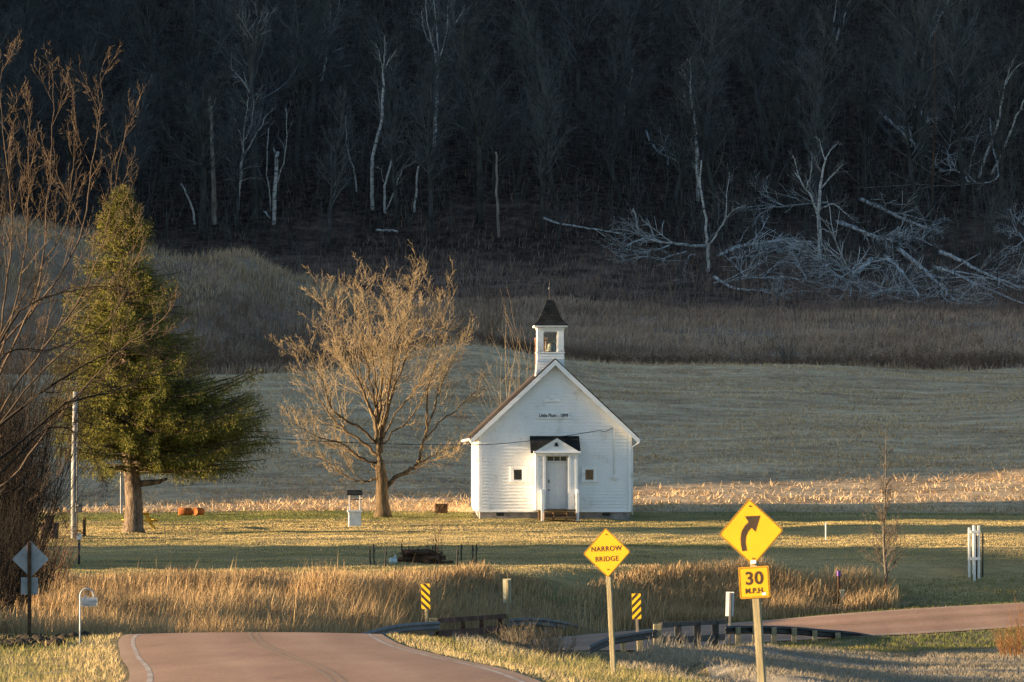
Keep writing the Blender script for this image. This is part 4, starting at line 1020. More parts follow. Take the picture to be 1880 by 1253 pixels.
fallen('fallen tree lying level behind the left heap with grey branches to the right', [(1318, 470), (1360, 452), (1400, 445), (1445, 442), (1490, 444)], .12, .04, 16, 203, .15,
       forks=[([(1340, 475), (1380, 470), (1420, 462), (1455, 462)], .06, 12), ([(1330, 462), (1365, 448), (1400, 452), (1440, 460)], .05, 12)])
fallen('fallen tree with down-hanging white branches below the large dead tree', [(1600, 476), (1588, 488), (1572, 502), (1555, 492), (1530, 486), (1505, 490)], .20, .05, 12, 204, .35,
       forks=[([(1570, 502), (1560, 515), (1550, 535), (1540, 552)], .07, 13), ([(1568, 502), (1562, 525), (1562, 552)], .06, 13), ([(1560, 500), (1535, 515), (1518, 540)], .06, 12), ([(1555, 495), (1520, 500), (1500, 515)], .06, 10), ([(1572, 504), (1578, 525), (1582, 545)], .05, 9)])
fallen('fallen trunk lying downhill just right of the large dead tree', [(1544, 408), (1570, 420), (1600, 434), (1628, 441), (1660, 432)], .16, .05, 9, 205, .5)
fallen('fallen trunk whose crown makes a white tangle on the meadow edge', [(1650, 458), (1668, 472), (1692, 492), (1714, 512), (1734, 532)], .20, .09, 3, 206, .6,
       forks=[([(1734, 532), (1755, 536), (1780, 540), (1800, 550)], .07, 12), ([(1734, 532), (1748, 548), (1770, 555), (1795, 562)], .07, 13), ([(1730, 535), (1735, 550), (1760, 560)], .05, 11), ([(1726, 522), (1700, 545), (1680, 555), (1650, 550)], .05, 12)])
fallen('shorter fallen trunk with a curled white branch, left of the trunk with the white tangle', [(1624, 470), (1640, 484), (1656, 500), (1672, 520), (1688, 545)], .15, .06, 8, 207, .5, forks=[([(1672, 522), (1685, 526), (1697, 531)], .05, 2), ([(1650, 495), (1655, 515), (1640, 530)], .04, 9), ([(1655, 500), (1652, 520), (1660, 545)], .04, 9)])
fallen('pale smooth log with a cut upper end, longest at the lower right of the heap', [(1726, 463), (1752, 473), (1785, 490), (1820, 507), (1878, 530)], .18, .06, 8, 208, .7, forks=[([(1830, 512), (1855, 505), (1885, 520)], .05, 7), ([(1840, 515), (1862, 525), (1890, 528)], .05, 7)])
fallen('lowest long white fallen trunk at the right edge, its tip on the meadow', [(1712, 489), (1745, 500), (1780, 515), (1825, 536), (1890, 562)], .13, .05, 7, 209, .5, forks=[([(1750, 500), (1790, 505), (1830, 515), (1870, 533)], .07, 8)])
fallen('white fallen trunk high on the slope, left of two short leaning ones', [(1613, 204), (1635, 224), (1658, 245), (1680, 264)], .14, .09, 4, 210, .3)
fallen('short steep white trunk in the middle of the high windfall', [(1661, 208), (1667, 232), (1676, 262)], .13, .09, 2, 211, .3)
fallen('thick short white log at the top of the high windfall', [(1683, 197), (1695, 211), (1706, 226)], .20, .16, 1, 212, .3)
fallen('dark mossy fallen trunk, lowest and leftmost of the high windfall', [(1608, 218), (1628, 242), (1650, 266)], .20, .13, 2, 213, .3, mats=('bark_dark', 'twig_dark'))
fallen('pale fallen trunk right of the large dead tree, upper of two parallel ones', [(1580, 366), (1615, 381), (1655, 400), (1702, 420)], .16, .08, 6, 214, .4)
fallen('grey fallen trunk just below the upper of two parallel trunks', [(1536, 407), (1570, 420), (1605, 433), (1640, 445)], .14, .07, 7, 215, .4, 1.6)
fallen('curved white branch hanging like a hook beneath the two leaning stems', [(1817, 218), (1822, 262), (1830, 300), (1832, 326), (1810, 336), (1790, 334), (1768, 312)], .07, .04, 3, 216, .6, name='fallen_branch')
fallen('tangle of white branches beside the straight reddish trunk', [(1780, 335), (1762, 318), (1745, 312), (1722, 316)], .08, .03, 8, 217, .2, forks=[([(1745, 312), (1740, 280), (1748, 262), (1770, 252)], .05, 9), ([(1730, 315), (1718, 300), (1726, 260)], .05, 8)])
fallen('thin grey log lying level right of the straight broken trunk at the wood edge', [(992, 398), (1022, 410), (1060, 416), (1100, 422), (1143, 430)], .09, .05, 2, 218, .6, .3)
fallen('forked blue-grey branch leaning on the slope, left of the lone tall birch', [(1186, 240), (1196, 265), (1212, 281), (1226, 288), (1242, 296)], .08, .05, 2, 219, .5, forks=[([(1213, 282), (1220, 265), (1228, 246)], .08, 1)], name='fallen_branch')
fallen('tangle of white branches at the right edge above the longest log', [(1890, 450), (1872, 430), (1862, 425), (1850, 440)], .08, .03, 9, 220, .2, forks=[([(1888, 440), (1860, 455), (1845, 470)], .05, 9), ([(1885, 420), (1865, 400), (1840, 395)], .05, 9)])
fallen('grey tangle of a fallen crown above the trunk with the white tangle', [(1640, 425), (1665, 430), (1690, 440), (1710, 450)], .07, .03, 12, 221, .1, forks=[([(1690, 440), (1715, 420), (1730, 430)], .05, 9), ([(1695, 440), (1700, 418), (1716, 412)], .05, 8), ([(1655, 430), (1652, 450), (1670, 456)], .05, 8)])
fallen('grey fallen crown left of the large dead tree at branch height', [(1520, 372), (1480, 375), (1440, 380), (1400, 378), (1365, 382)], .08, .03, 12, 222, .15, 1.2, forks=[([(1440, 380), (1412, 365), (1385, 345)], .04, 8), ([(1420, 380), (1395, 395), (1380, 420)], .04, 7)])
fallen('dark grey heap of twigs between the left heap and the down-hanging white branches', [(1310, 520), (1370, 512), (1430, 508), (1480, 515)], .07, .03, 16, 223, .1, .6, forks=[([(1400, 512), (1420, 490), (1445, 480)], .05, 10), ([(1370, 512), (1360, 490), (1375, 470)], .05, 9), ([(1480, 515), (1470, 495), (1455, 480)], .06, 11)])
fallen('grey fallen limb against the slope between the large dead tree and the leaning trunk', [(1600, 545), (1620, 535), (1645, 528), (1680, 540)], .06, .03, 14, 224, .1, .5)
fallen('thin log half buried in leaf litter at the foot of the wood', [(690, 423), (715, 424), (730, 425)], .09, .08, 0, 225, .5, .2, name='fallen_log')
fallen('short splintered piece of pale wood beside the stubby birch', [(484, 388), (490, 394), (496, 401)], .07, .05, 0, 226, .5, .2, name='fallen_log')

# --- dark bare trees of the wood: a few kinds, then copies
def dark_proto(seed, Hh, spread):
    R = random.Random(seed); T = [Tubes(), Tubes()]
    P = dict(seg=[7, 5, 4, 3], trop=[.04, .10, .08, .04], wav=[.10, .16, .2, .22], tip=[.3, .3, .35, .5], sides=[6, 4, 3, 3], num=[22, 10, 8], t0=[.3, .2, .15], ang=[44, 40, 42],
             rr=[.42, .5, .6], len=[spread, .45, .5], taper=[.5, .4, .3], rmin=.014)
    grow(T, Vector((0, 0, -.4)), Vector((R.gauss(0, .05), R.gauss(0, .05), 1)).normalized(), Hh, Hh * .0165, 0, P, R)
    return T
GL = 'dark leafless tree lost among its neighbours in the shaded hillside wood'
GG = 'dark bare trees on the shaded hillside'
protos = []
def copy_tree(root, loc, rz, s, label=None):
    r = root.copy(); link(r); r.location = loc; r.rotation_euler = (RR.gauss(0, .07), RR.gauss(0, .09), rz); r.scale = (s, s, s * RR.uniform(.8, 1.15))
    if label: r['label'] = label
    for ch in list(root.children):
        c = ch.copy(); link(c); c.parent = r
    return r
def dark_wood():
    R = random.Random(400)
    spots = []
    tries = 0
    while len(spots) < 165 and tries < 6000:
        tries += 1
        px = R.uniform(-90, 1970); py = R.uniform(-330, 470) if R.random() < .8 else R.uniform(150, 430)
        o = gp(px, py, 405)
        if o.y > 600 or o.y < float(meadow_end(o.x)) + 20: continue
        if 1120 < px < 1960 and o.y < 433: continue
        if any((o - s).length < 3.6 for s in spots): continue
        spots.append(o)
    for k in range(6):
        T = dark_proto(410 + k, R.uniform(11, 16), R.uniform(.28, .40))
        root = thing('bare_tree', GL, 'tree', (0, 0, 0), 0, GG)
        finish_tree(root, T, ('bark_dark', 'twig_ash' if k in (1, 4) else 'twig_dark'), (0, 0, 0)); protos.append(root)
    for i, o in enumerate(spots):
        s = R.uniform(.65, 1.15)
        if i < 6:
            r = protos[i]; r.location = o; r.rotation_euler = (0, 0, R.uniform(0, 6.28)); r.scale = (s, s, s)
        else:
            copy_tree(protos[i % 6], o, R.uniform(0, 6.28), s)
    # saplings and brush, beyond counting
    T = Tubes(); n = 0
    while n < 20000:
        px = R.uniform(-120, 2000); py = R.uniform(-250, 470)
        ys = None
        x = R.uniform(-58, 58); y = R.uniform(402, 545)
        if abs(x) > .096 * y or y < float(meadow_end(x)) + (R.uniform(8, 42) if x < 8 else R.uniform(0, 26)): continue
        z = gz(x, y); h = R.uniform(.6, 2.2) if R.random() < .8 else R.uniform(2.5, 6.5)
        d = Vector((R.gauss(0, .22), R.gauss(0, .22), 1)).normalized()
        p = Vector((x, y, z - .1)); q = p + d * h * .5 + rdir(R) * .08 * h; e = q + (d + rdir(R) * .3).normalized() * h * .5
        r = .010 + .0035 * h
        T.add([p, q, e], [r, r * .75, r * .35], 3); n += 1
        for k in range(3 if h < 2.3 else 6):
            t = R.uniform(.3, .95); a = p.lerp(q, t * 2) if t < .5 else q.lerp(e, t * 2 - 1)
            dd = (d + rdir(R) * .9).normalized(); b = a + dd * h * R.uniform(.15, .35)
            T.add([a, a.lerp(b, .5) + rdir(R) * .04 * h, b], [r * .6, r * .45, r * .25], 3)
    o = obj('undergrowth', T.mesh('undergrowth'), 'twig_dark'); o['kind'] = 'stuff'
    # fallen leaves, dead sticks
    T = Tubes()
    for i in range(3500):
        x = R.uniform(-50, 50); y = R.uniform(396, 520)
        if abs(x) > .096 * y or y < float(meadow_end(x)) - 2: continue
        a = R.uniform(0, 6.28); L = R.uniform(.4, 2.2); e = (x + math.cos(a) * L, y + math.sin(a) * L * .6)
        p = Vector((x, y, gz(x, y) + .06)); q = Vector((e[0], e[1], gz(*e) + .06 + R.uniform(0, .3)))
        T.add([p, p.lerp(q, .5) + Vector((0, 0, .06)), q], [.03, .025, .012], 3)
    o = obj('dead_sticks', T.mesh('dead_sticks'), 'bark_dark'); o['kind'] = 'stuff'
    # dark brush at the far side of the field, tall dead weeds
    T = Tubes()
    for i in range(4500):
        x = R.uniform(-26, 36); f = float(field_end(x))
        y = f + abs(R.gauss(0, 4.5)) + (R.uniform(8, 14) if R.random() < .12 else 0)
        if x < -10 and R.random() < .35: y = R.uniform(356, 374)
        h = R.uniform(.3, 1.0) * (1.5 if x < -8 else .8); z = gz(x, y)
        p = Vector((x, y, z - .05)); q = p + Vector((R.gauss(0, .12) * h, R.gauss(0, .12) * h, h))
        T.add([p, p.lerp(q, .5) + rdir(R) * .06, q], [.016, .014, .007], 3)
        for k in range(2):
            a = p.lerp(q, R.uniform(.4, .9)); T.add([a, a + Vector((R.gauss(0, .2), R.gauss(0, .2), .25)), a + Vector((R.gauss(0, .3), R.gauss(0, .3), .45))], [.01, .009, .005], 3)
    o = obj('dead_weeds', T.mesh('dead_weeds'), 'twig_shrub'); o['kind'] = 'stuff'
dark_wood()
# ------------------------------------------------------------------ lettering
def text_mesh(s, size, bold=0.0, depth=.002, spacing=1.0, sx=1.0):
    cu = bpy.data.curves.new('lettering', 'FONT'); cu.body = s; cu.size = size; cu.offset = bold; cu.extrude = depth
    cu.align_x = 'CENTER'; cu.align_y = 'CENTER'; cu.space_character = spacing; cu.resolution_u = 4
    o = bpy.data.objects.new('lettering', cu); COL.objects.link(o)
    dg = bpy.context.evaluated_depsgraph_get()
    me = bpy.data.meshes.new_from_object(o.evaluated_get(dg))
    bpy.data.objects.remove(o); bpy.data.curves.remove(cu)
    me.materials.clear()
    me.transform(Matrix.Rotation(math.radians(90), 4, 'X') @ Matrix.Diagonal((sx, 1, 1, 1)))
    return me
def lettering(s, size, loc, mat, parent, bold=0.0, spacing=1.0, sx=1.0):
    o = obj('lettering', text_mesh(s, size, bold, spacing=spacing, sx=sx), mat, parent); o.location = loc; return o

# ------------------------------------------------------------------ the schoolhouse
def schoolhouse():
    ppm = F / 261.0
    zg = -(955 - HY) / ppm
    o = Vector((CHURCH_O.x, CHURCH_O.y, zg))
    root = thing('schoolhouse', 'small white clapboard one-room schoolhouse with a bell tower on its gable', 'schoolhouse', o, CHURCH_A)
    ux = lambda px: (px - 1019) / ppm
    uz = lambda py: (955 - py) / ppm
    HW, DP = 3.475, 10.0
    AP, SL, EH = 7.42, .94, 3.85
    under = lambda x: AP - .21 - SL * abs(x)
    # foundation
    f = MB(); f.box((0, DP / 2, .145), (2 * HW - .06, DP - .06, .61)); fo = f.build('foundation', 'concrete', root)
    for px in (918, 1113):
        v = MB(); v.box((ux(px), .015, .27), (.36, .05, .17), bev=.01); v.build('vent', 'dark_metal', fo)
    # clapboard walls
    w = MB(); e = .15; z = .42
    core = [(-HW + .03, .42), (HW - .03, .42), (HW - .03, under(HW) - .02), (0, under(0) - .05), (-HW + .03, under(HW) - .02)]
    w.prism(core, .03, DP - .03)
    rr = random.Random(3)
    while z < under(0) - .05:
        z1 = min(z + e, under(0) - .03)
        h0 = min(HW, (AP - .21 - z) / SL); h1 = min(HW, (AP - .21 - z1) / SL)
        j = rr.uniform(-.003, .003)
        for y, s in ((0, 1), (DP, -1)):
            a, b = y - s * .034, y - s * .004
            w.poly([(-h0, a, z), (h0, a, z), (h1, b, z1), (-h1, b, z1)])
            w.poly([(-h0, a, z), (-h0, y + s * .02, z), (h0, y + s * .02, z), (h0, a, z)])
        if z1 < under(HW) + .05:
            for x, s in ((-HW, 1), (HW, -1)):
                a, b = x - s * (.022 + j), x - s * .004
                w.poly([(a, .06, z), (a, DP - .06, z), (b, DP - .06, z1), (b, .06, z1)])
                w.poly([(a, .06, z), (x + s * .02, .06, z), (x + s * .02, DP - .06, z), (a, DP - .06, z)])
        z = z1
    w.build('wall', 'white_paint', root)
    t = MB()
    for sx in (-1, 1):
        for y, d in ((-.035, -1), (DP + .035, 1)):
            t.box((sx * (HW - .045), y * 1.0 + (-.012 if y < 0 else .012), .42 + (under(HW) - .48) / 2), (.13, .03, under(HW) - .5), bev=.004)
        t.box((sx * (HW + .037), .05, .42 + (under(HW) - .48) / 2), (.03, .14, under(HW) - .5), bev=.004)
    t.box((0, -.045, .40), (2 * HW + .06, .04, .09), bev=.004)
    t.build('corner_board', 'trim_paint', root)
    # roof
    OV = .34
    rf = MB()
    for s in (-1, 1):
        rf.prism([(0, AP), (s * EH, AP - SL * EH), (s * EH, AP - SL * EH - .10), (0, AP - .12)], -OV, DP + OV)
    rf.build('roof', 'shingle', root)
    for s in (-1, 1):
        for y0, y1 in ((-OV - .03, -OV + .002), (DP + OV - .002, DP + OV + .03)):
            rk = MB(); rk.prism([(0, AP - .07), (s * (EH + .02), AP - .07 - SL * (EH + .02)), (s * (EH + .02), AP - .07 - SL * (EH + .02) - .20), (s * (EH - .10), AP - .31 - SL * (EH - .10)), (0, AP - .33)], y0, y1)
            rk.build('bargeboard', 'trim_paint', root)
    sf = MB()
    for s in (-1, 1):
        sf.prism([(0, AP - .125), (s * (EH - .01), AP - .105 - SL * (EH - .01)), (s * (EH - .01), AP - .15 - SL * (EH - .01)), (0, AP - .17)], -OV + .005, DP + OV - .005)
    sf.build('soffit', 'white_paint', root)
    for s in (-1, 1):
        g = MB(); zz = AP - SL * EH - .13
        g.prism([(s * EH, zz), (s * (EH + .10), zz), (s * (EH + .11), zz + .08), (s * (EH + .09), zz + .08), (s * (EH + .08), zz + .02), (s * EH, zz + .02)], -OV + .02, DP + OV - .02)
        g.build('gutter', 'trim_paint', root)
        d = MB(); d.tube([(s * (EH + .05), -.12, zz), (s * (EH - .05), -.1, zz - .16), (s * (HW + .08), -.02, zz - .32), (s * (HW + .08), .02, zz - .7), (s * (HW + .08), .02, .25)] if s > 0 else [(s * (EH + .05), .5, zz), (s * (EH - .05), .5, zz - .16), (s * (HW + .09), .5, zz - .34), (s * (HW + .09), .5, zz - .7), (s * (HW + .09), .5, .25)], .035, 8)
        d.build('downspout', 'trim_paint', root)
    # fan ornament in the gable
    fx, fz = ux(1014.5), uz(737)
    fn = MB(); nseg = 14; R0 = .33
    fn.prism([(fx + R0 * math.cos(math.pi * k / nseg), fz + .02 + R0 * .98 * math.sin(math.pi * k / nseg)) for k in range(nseg + 1)], -.045, -.02)
    fn.box((fx, -.05, fz), (.82, .05, .045))
    for k in range(nseg):
        a0, a1 = math.pi * k / nseg, math.pi * (k + 1) / nseg
        fn.prism([(fx + r * math.cos(a), fz + .02 + r * math.sin(a)) for r, a in ((.33, a0), (.37, a0), (.37, a1), (.33, a1))], -.065, -.02)
    for a in (45, 20, 70, 110, 135, 160):
        a = math.radians(a); fn.tube([(fx + .05 * math.cos(a), -.05, fz + .03 + .05 * math.sin(a)), (fx + .31 * math.cos(a), -.05, fz + .03 + .31 * math.sin(a))], .006, 4)
    fn.build('fan_ornament', 'trim_paint', root)
    # name board
    nb = MB(); nb.box((ux(1016), -.05, uz(763)), (1.52, .035, .33), bev=.005); nbo = nb.build('name_board', 'white_paint', root)
    lettering('Little Plum - 1899', .222, (ux(1016), -.0695, uz(763.5)), 'letter_navy', nbo, bold=.0075, sx=.84)
    # windows
    for px, glass in ((950.5, 'dark_glass'), (1082, 'brown_glass')):
        x = ux(px); z0, z1 = uz(882.5), uz(861.5)
        wn = MB(); zc = (z0 + z1) / 2
        for dx in (-1, 1): wn.box((x + dx * .285, -.06, zc), (.13, .06, z1 - z0 + .1), bev=.004)
        wn.box((x, -.055, z1 + .07), (.72, .06, .11), bev=.004); wn.box((x, -.07, z0 - .06), (.76, .10, .06), bev=.004)
        wo = wn.build('window', 'trim_paint', root)
        sh = MB()
        for dx in (-1, 1): sh.box((x + dx * .205, -.058, zc), (.04, .03, z1 - z0 - .02))
        sh.box((x, -.0585, z1 - .01), (.45, .03, .04)); sh.box((x, -.0585, z0 + .01), (.45, .03, .04)); sh.build('sash', 'trim_paint', wo)
        pn = MB(); pn.box((x, -.052, zc), (.40, .012, z1 - z0 - .03)); pn.build('pane', glass, wo)
    # bell tower
    tx, ty, th = ux(1012.5), 1.36, .61
    bt = MB(); zb = uz(648)
    bt.box((tx, ty, zb + .02), (1.30, 1.30, .05), bev=.006)
    z = 6.4; prof = lambda zz: th + .10 * max(0, (7.35 - zz) / .9) ** 1.6
    while z < zb - .01:
        z1 = min(z + .125, zb - .005); a, b = prof(z) + .02, prof(z1) + .004
        for (sx, sy) in ((0, -1), (0, 1), (-1, 0), (1, 0)):
            if sx == 0: bt.poly([(tx - a, ty + sy * a, z), (tx + a, ty + sy * a, z), (tx + b, ty + sy * b, z1), (tx - b, ty + sy * b, z1)])
            else: bt.poly([(tx + sx * a, ty - a, z), (tx + sx * a, ty + a, z), (tx + sx * b, ty + b, z1), (tx + sx * b, ty - b, z1)])
        bt.poly([(tx - a, ty - a, z), (tx + a, ty - a, z), (tx + a, ty + a, z), (tx - a, ty + a, z)])
        z = z1
    bto = bt.build('bell_tower', 'white_paint', root)
    zt = uz(605)
    for sx in (-1, 1):
        for sy in (-1, 1):
            pb = MB(); pb.box((tx + sx * (th - .14), ty + sy * (th - .14), (zb + zt) / 2 + .02), (.28, .28, zt - zb), bev=.008)
            pb.box((tx + sx * (th - .14), ty + sy * (th - .155), zb + .09), (.31, .31, .10), bev=.006)
            pb.build('post', 'white_paint', bto)
    ln = MB()
    for sy in (-1, 1):
        ln.box((tx, ty + sy * (th - .10), zt - .01), (.70, .15, .14), bev=.004); ln.box((tx + sy * (th - .10), ty, zt - .01), (.15, .70, .14), bev=.004)
        for s2 in (-1, 1):
            ln.prism([(tx + s2 * .34, zt - .075), (tx + s2 * .24, zt - .075), (tx + s2 * .34, zt - .17)], ty + sy * (th - .10) - .05, ty + sy * (th - .10) + .05)
    ln.box((tx, ty, zt + .06), (1.26, 1.26, .10), bev=.006); ln.box((tx, ty, uz(598.5)), (1.54, 1.54, .10), bev=.012)
    ln.box((tx, ty, zt + .12), (1.38, 1.38, .05), bev=.006)
    ln.build('cornice', 'trim_paint', bto)
    tr = MB(); z0 = uz(597); pr = [(.80, z0), (.80, z0 + .03), (.60, z0 + .20), (.44, z0 + .48), (.32, z0 + .78), (.17, z0 + 1.17), (.10, z0 + 1.20)]
    for (a, za), (b, zc) in zip(pr, pr[1:]):
        for k in range(4):
            c4 = [(-1, -1), (1, -1), (1, 1), (-1, 1)]; p, q = c4[k], c4[(k + 1) % 4]
            tr.poly([(tx + p[0] * a, ty + p[1] * a, za), (tx + q[0] * a, ty + q[1] * a, za), (tx + q[0] * b, ty + q[1] * b, zc), (tx + p[0] * b, ty + p[1] * b, zc)])
    for a, zz in ((.80, z0), (.10, z0 + 1.20)): tr.poly([(tx - a, ty - a, zz), (tx + a, ty - a, zz), (tx + a, ty + a, zz), (tx - a, ty + a, zz)])
    tr.build('tower_roof', 'shingle_dark', bto)
    fi = MB(); zf = z0 + 1.18; fi.tube([(tx - .03, ty, zf), (tx - .03, ty, zf + .95)], .008, 6)
    fi.lathe([(.001, -.06), (.045, -.04), (.062, 0), (.045, .04), (.001, .06)], (tx - .03, ty, uz(528)), 10); fi.build('finial', 'galvanized', bto)
    be = MB(); bz = uz(644)
    be.lathe([(.26, 0), (.24, .03), (.19, .12), (.16, .28), (.13, .36), (.06, .41), (.001, .42)], (tx + .04, ty, bz), 18)
    be.box((tx + .04, ty, bz + .44), (.46, .08, .07), bev=.01)
    be.box((tx - .18, ty, bz + .22), (.05, .08, .5), bev=.008); be.box((tx + .26, ty, bz + .22), (.05, .08, .5), bev=.008)
    be.lathe([(.001, -.10), (.05, -.06), (.03, 0), (.02, .05)], (tx + .04, ty, bz), 8)
    be.build('bell', 'bronze', bto)
    # chimney
    ch = MB(); ch.box((-.40, 5.0, 7.35), (.56, .56, 2.1)); ch.box((-.40, 5.0, 8.42), (.59, .59, .14), bev=.01); ch.build('chimney', 'brick_red', root)
    # porch
    po = MB(); px0, px1 = ux(982), ux(1057); pd = -.95; zp0, zp1 = .46, uz(832)
    dx0, dx1 = ux(1000), ux(1041)
    for a, b in ((px0, dx0 - .12), (dx1 + .12, px1)):
        z = zp0
        while z < zp1 - .02:
            z1 = min(z + e, zp1); po.poly([(a, pd - .02, z), (b, pd - .02, z), (b, pd - .004, z1), (a, pd - .004, z1)]); po.poly([(a, pd - .02, z), (b, pd - .02, z), (b, pd + .02, z), (a, pd + .02, z)]); z = z1
        po.box(((a + b) / 2, pd + .05, (zp0 + zp1) / 2), (b - a, .08, zp1 - zp0))
    for x, s in ((px0, -1), (px1, 1)):
        z = zp0
        while z < zp1 - .02:
            z1 = min(z + e, zp1); po.poly([(x + s * .02, pd, z), (x + s * .02, -.03, z), (x + s * .004, -.03, z1), (x + s * .004, pd, z1)]); z = z1
        po.box((x - s * .05, pd / 2, (zp0 + zp1) / 2), (.08, -pd - .1, zp1 - zp0))
    po.box(((px0 + px1) / 2, pd / 2, zp1 - .02), (px1 - px0 - .1, -pd - .1, .04))
    poo = po.build('porch', 'white_paint', root)
    pt = MB(); zc = (zp0 + zp1) / 2
    for x in (px0 + .03, px1 - .03, dx0 - .06, dx1 + .06): pt.box((x, pd - .035, zc), (.12, .035, zp1 - zp0), bev=.004)
    pt.box(((px0 + px1) / 2, pd - .045, zp1 - .05), (px1 - px0 + .06, .05, .16), bev=.005)
    pt.build('porch_trim', 'trim_paint', poo)
    # pediment and porch roof
    a0, a1, az = ux(984), ux(1057), uz(806); zb0 = uz(829)
    mx_ = (a0 + a1) / 2
    pe = MB(); pe.prism([(a0 - .02, zb0), (a1 + .02, zb0), (mx_, az - .06)], pd - .12, pd + .1); peo = pe.build('pediment', 'white_paint', poo)
    pm = MB()
    for s, xe in ((-1, a0 - .10), (1, a1 + .10)):
        pm.prism([(mx_, az + .02), (xe, zb0 - .02), (xe, zb0 - .13), (mx_, az - .13)], pd - .17, pd - .122)
    pm.box((mx_, pd - .16, zb0 - .05), (a1 - a0 + .34, .10, .10), bev=.006)
    pm.build('pediment_trim', 'trim_paint', peo)
    bl = MB(); bx, bz = ux(1019.5), uz(817)
    bl.prism([(bx - .11, bz - .08), (bx + .11, bz - .08), (bx + .075, bz - .02), (bx + .045, bz + .09), (bx - .045, bz + .09), (bx - .075, bz - .02)], pd - .15, pd - .121)
    bl.build('bell_ornament', 'letter_navy', peo)
    r0, r1 = ux(972.5), ux(1063); zt0, zt1 = uz(831), uz(801)
    pr_ = MB()
    pr_.poly([(r0, pd - .10, zt0), (r1 + .03, pd - .10, zt0), (r1, -.03, zt1), (r0, -.03, zt1)]); pr_.poly([(r0, pd - .10, zt0 - .05), (r1 + .03, pd - .10, zt0 - .05), (r1, -.03, zt1 - .05), (r0, -.03, zt1 - .05)])
    pr_.poly([(r0, pd - .10, zt0 - .05), (r1 + .03, pd - .10, zt0 - .05), (r1 + .03, pd - .10, zt0), (r0, pd - .10, zt0)])
    for x in (r0, r1): pr_.poly([(x + (.03 if x > r0 else 0), pd - .10, zt0), (x, -.03, zt1), (x, -.03, zt1 - .05), (x + (.03 if x > r0 else 0), pd - .10, zt0 - .05)])
    for s, xe in ((-1, a0 - .14), (1, a1 + .14)):
        pr_.poly([(mx_, pd - .19, az + .055), (xe, pd - .19, zb0 - .005), (xe, pd - .05, zb0 - .005), (mx_, -.25, az + .055)])
        pr_.poly([(mx_, pd - .19, az + .025), (xe, pd - .19, zb0 - .035), (xe, pd - .19, zb0 - .005), (mx_, pd - .19, az + .055)])
    pr_.build('porch_roof', 'shingle_dark', poo)
    # door in its recess
    dz0, dz1 = .52, uz(850); yd = -.55
    dr = MB(); ddx0, ddx1 = ux(1004), ux(1039); dc = (ddx0 + ddx1) / 2; dw = ddx1 - ddx0
    dr.box((dc, yd, (dz0 + dz1) / 2), (dw, .045, dz1 - dz0), bev=.004)
    for cx_ in (-.22, .22):
        for zc2, hh in ((dz0 + .52, .72), (dz0 + 1.42, .82)):
            for sx in (-1, 1): dr.box((dc + cx_ + sx * .15, yd - .03, zc2), (.022, .018, hh), bev=.003)
            for sz in (-1, 1): dr.box((dc + cx_, yd - .03, zc2 + sz * hh / 2), (.30, .018, .022), bev=.003)
    dro = dr.build('door', 'door_paint', root)
    kn = MB(); kn.lathe([(.001, -.03), (.03, -.02), (.035, 0), (.03, .02), (.001, .03)], (ddx0 + .07, yd - .07, uz(884)), 10); kn.box((ddx0 + .07, yd - .032, uz(884)), (.06, .012, .16)); kn.box((ddx0 + .07, yd - .04, uz(900)), (.05, .02, .07)); kn.build('handle', 'dark_metal', dro)
    fr = MB(); zt_ = uz(839)
    for s, x in ((-1, ddx0), (1, ddx1)): fr.box((x + s * .035, yd - .01, (dz0 + zt_) / 2), (.07, .10, zt_ - dz0 + .06), bev=.004)
    fr.box((dc, yd - .012, dz1 + .045), (dw, .10, .075), bev=.004); fr.box((dc, yd - .012, zt_ + .04), (dw, .10, .08), bev=.004)
    fr.box(((dx0 + dx1) / 2, yd + .06, 1.7), (dx1 - dx0 + .1, .05, 2.6))
    fro = fr.build('door_frame', 'door_paint', root)
    tw = MB(); tw.box((dc, yd, (dz1 + zt_) / 2 + .04), (dw, .02, zt_ - dz1 - .08)); two_ = tw.build('transom', 'dark_glass', fro)
    tm = MB()
    for k in (-1, 1): tm.box((dc + k * dw / 6, yd - .02, (dz1 + zt_) / 2 + .04), (.03, .03, zt_ - dz1 - .08))
    tm.build('muntin', 'door_paint', two_)
    # steps
    st = MB(); s0, s1 = ux(994), ux(1056); sc = (s0 + s1) / 2
    st.box((sc, pd - .22, .46), (s1 - s0, .62, .06), bev=.008); st.box((sc, -.5, .47), (px1 - px0 - .1, .85, .05))
    st.box((sc, pd - .60, .28), (s1 - s0 - .08, .28, .045), bev=.008); st.box((sc, pd - .82, .11), (s1 - s0 - .08, .28, .045), bev=.008)
    for x in (s0 + .06, sc - .3, sc + .3, s1 - .06): st.box((x, pd - .5, .18), (.05, .75, .32))
    for k in range(3): st.box((sc, pd - .18, .10 + .12 * k), (s1 - s0 - .1, .03, .035))
    st.box((s0 - .14, pd - .06, .2), (.12, .12, .5), bev=.01)
    st.build('steps', 'deck_wood', root)
    for s, x in ((-1, s0 - .02), (1, s1 + .03)):
        rl = MB(); yb = pd - .55
        rl.box((x, yb, .60), (.13, .10, 1.28), bev=.006); rl.box((x + s * .03, pd - .08, .92), (.10, .10, .95), bev=.006)
        rl.box((x + s * .015, (yb + pd - .1) / 2, 1.25), (.12, .62, .06), bev=.005); rl.box((x + s * .015, (yb + pd - .1) / 2, .95), (.06, .50, .10), bev=.005)
        rl.build('stair_rail', 'trim_paint', root)
    # electrical conduit and meter at the right
    cx_ = ux(1126.5)
    co = MB(); co.tube([(cx_ - .22, -.06, uz(789)), (cx_ - .05, -.06, uz(783)), (cx_, -.05, uz(786)), (cx_ + .02, -.05, uz(872))], .028, 8); co.build('conduit', 'trim_paint', root)
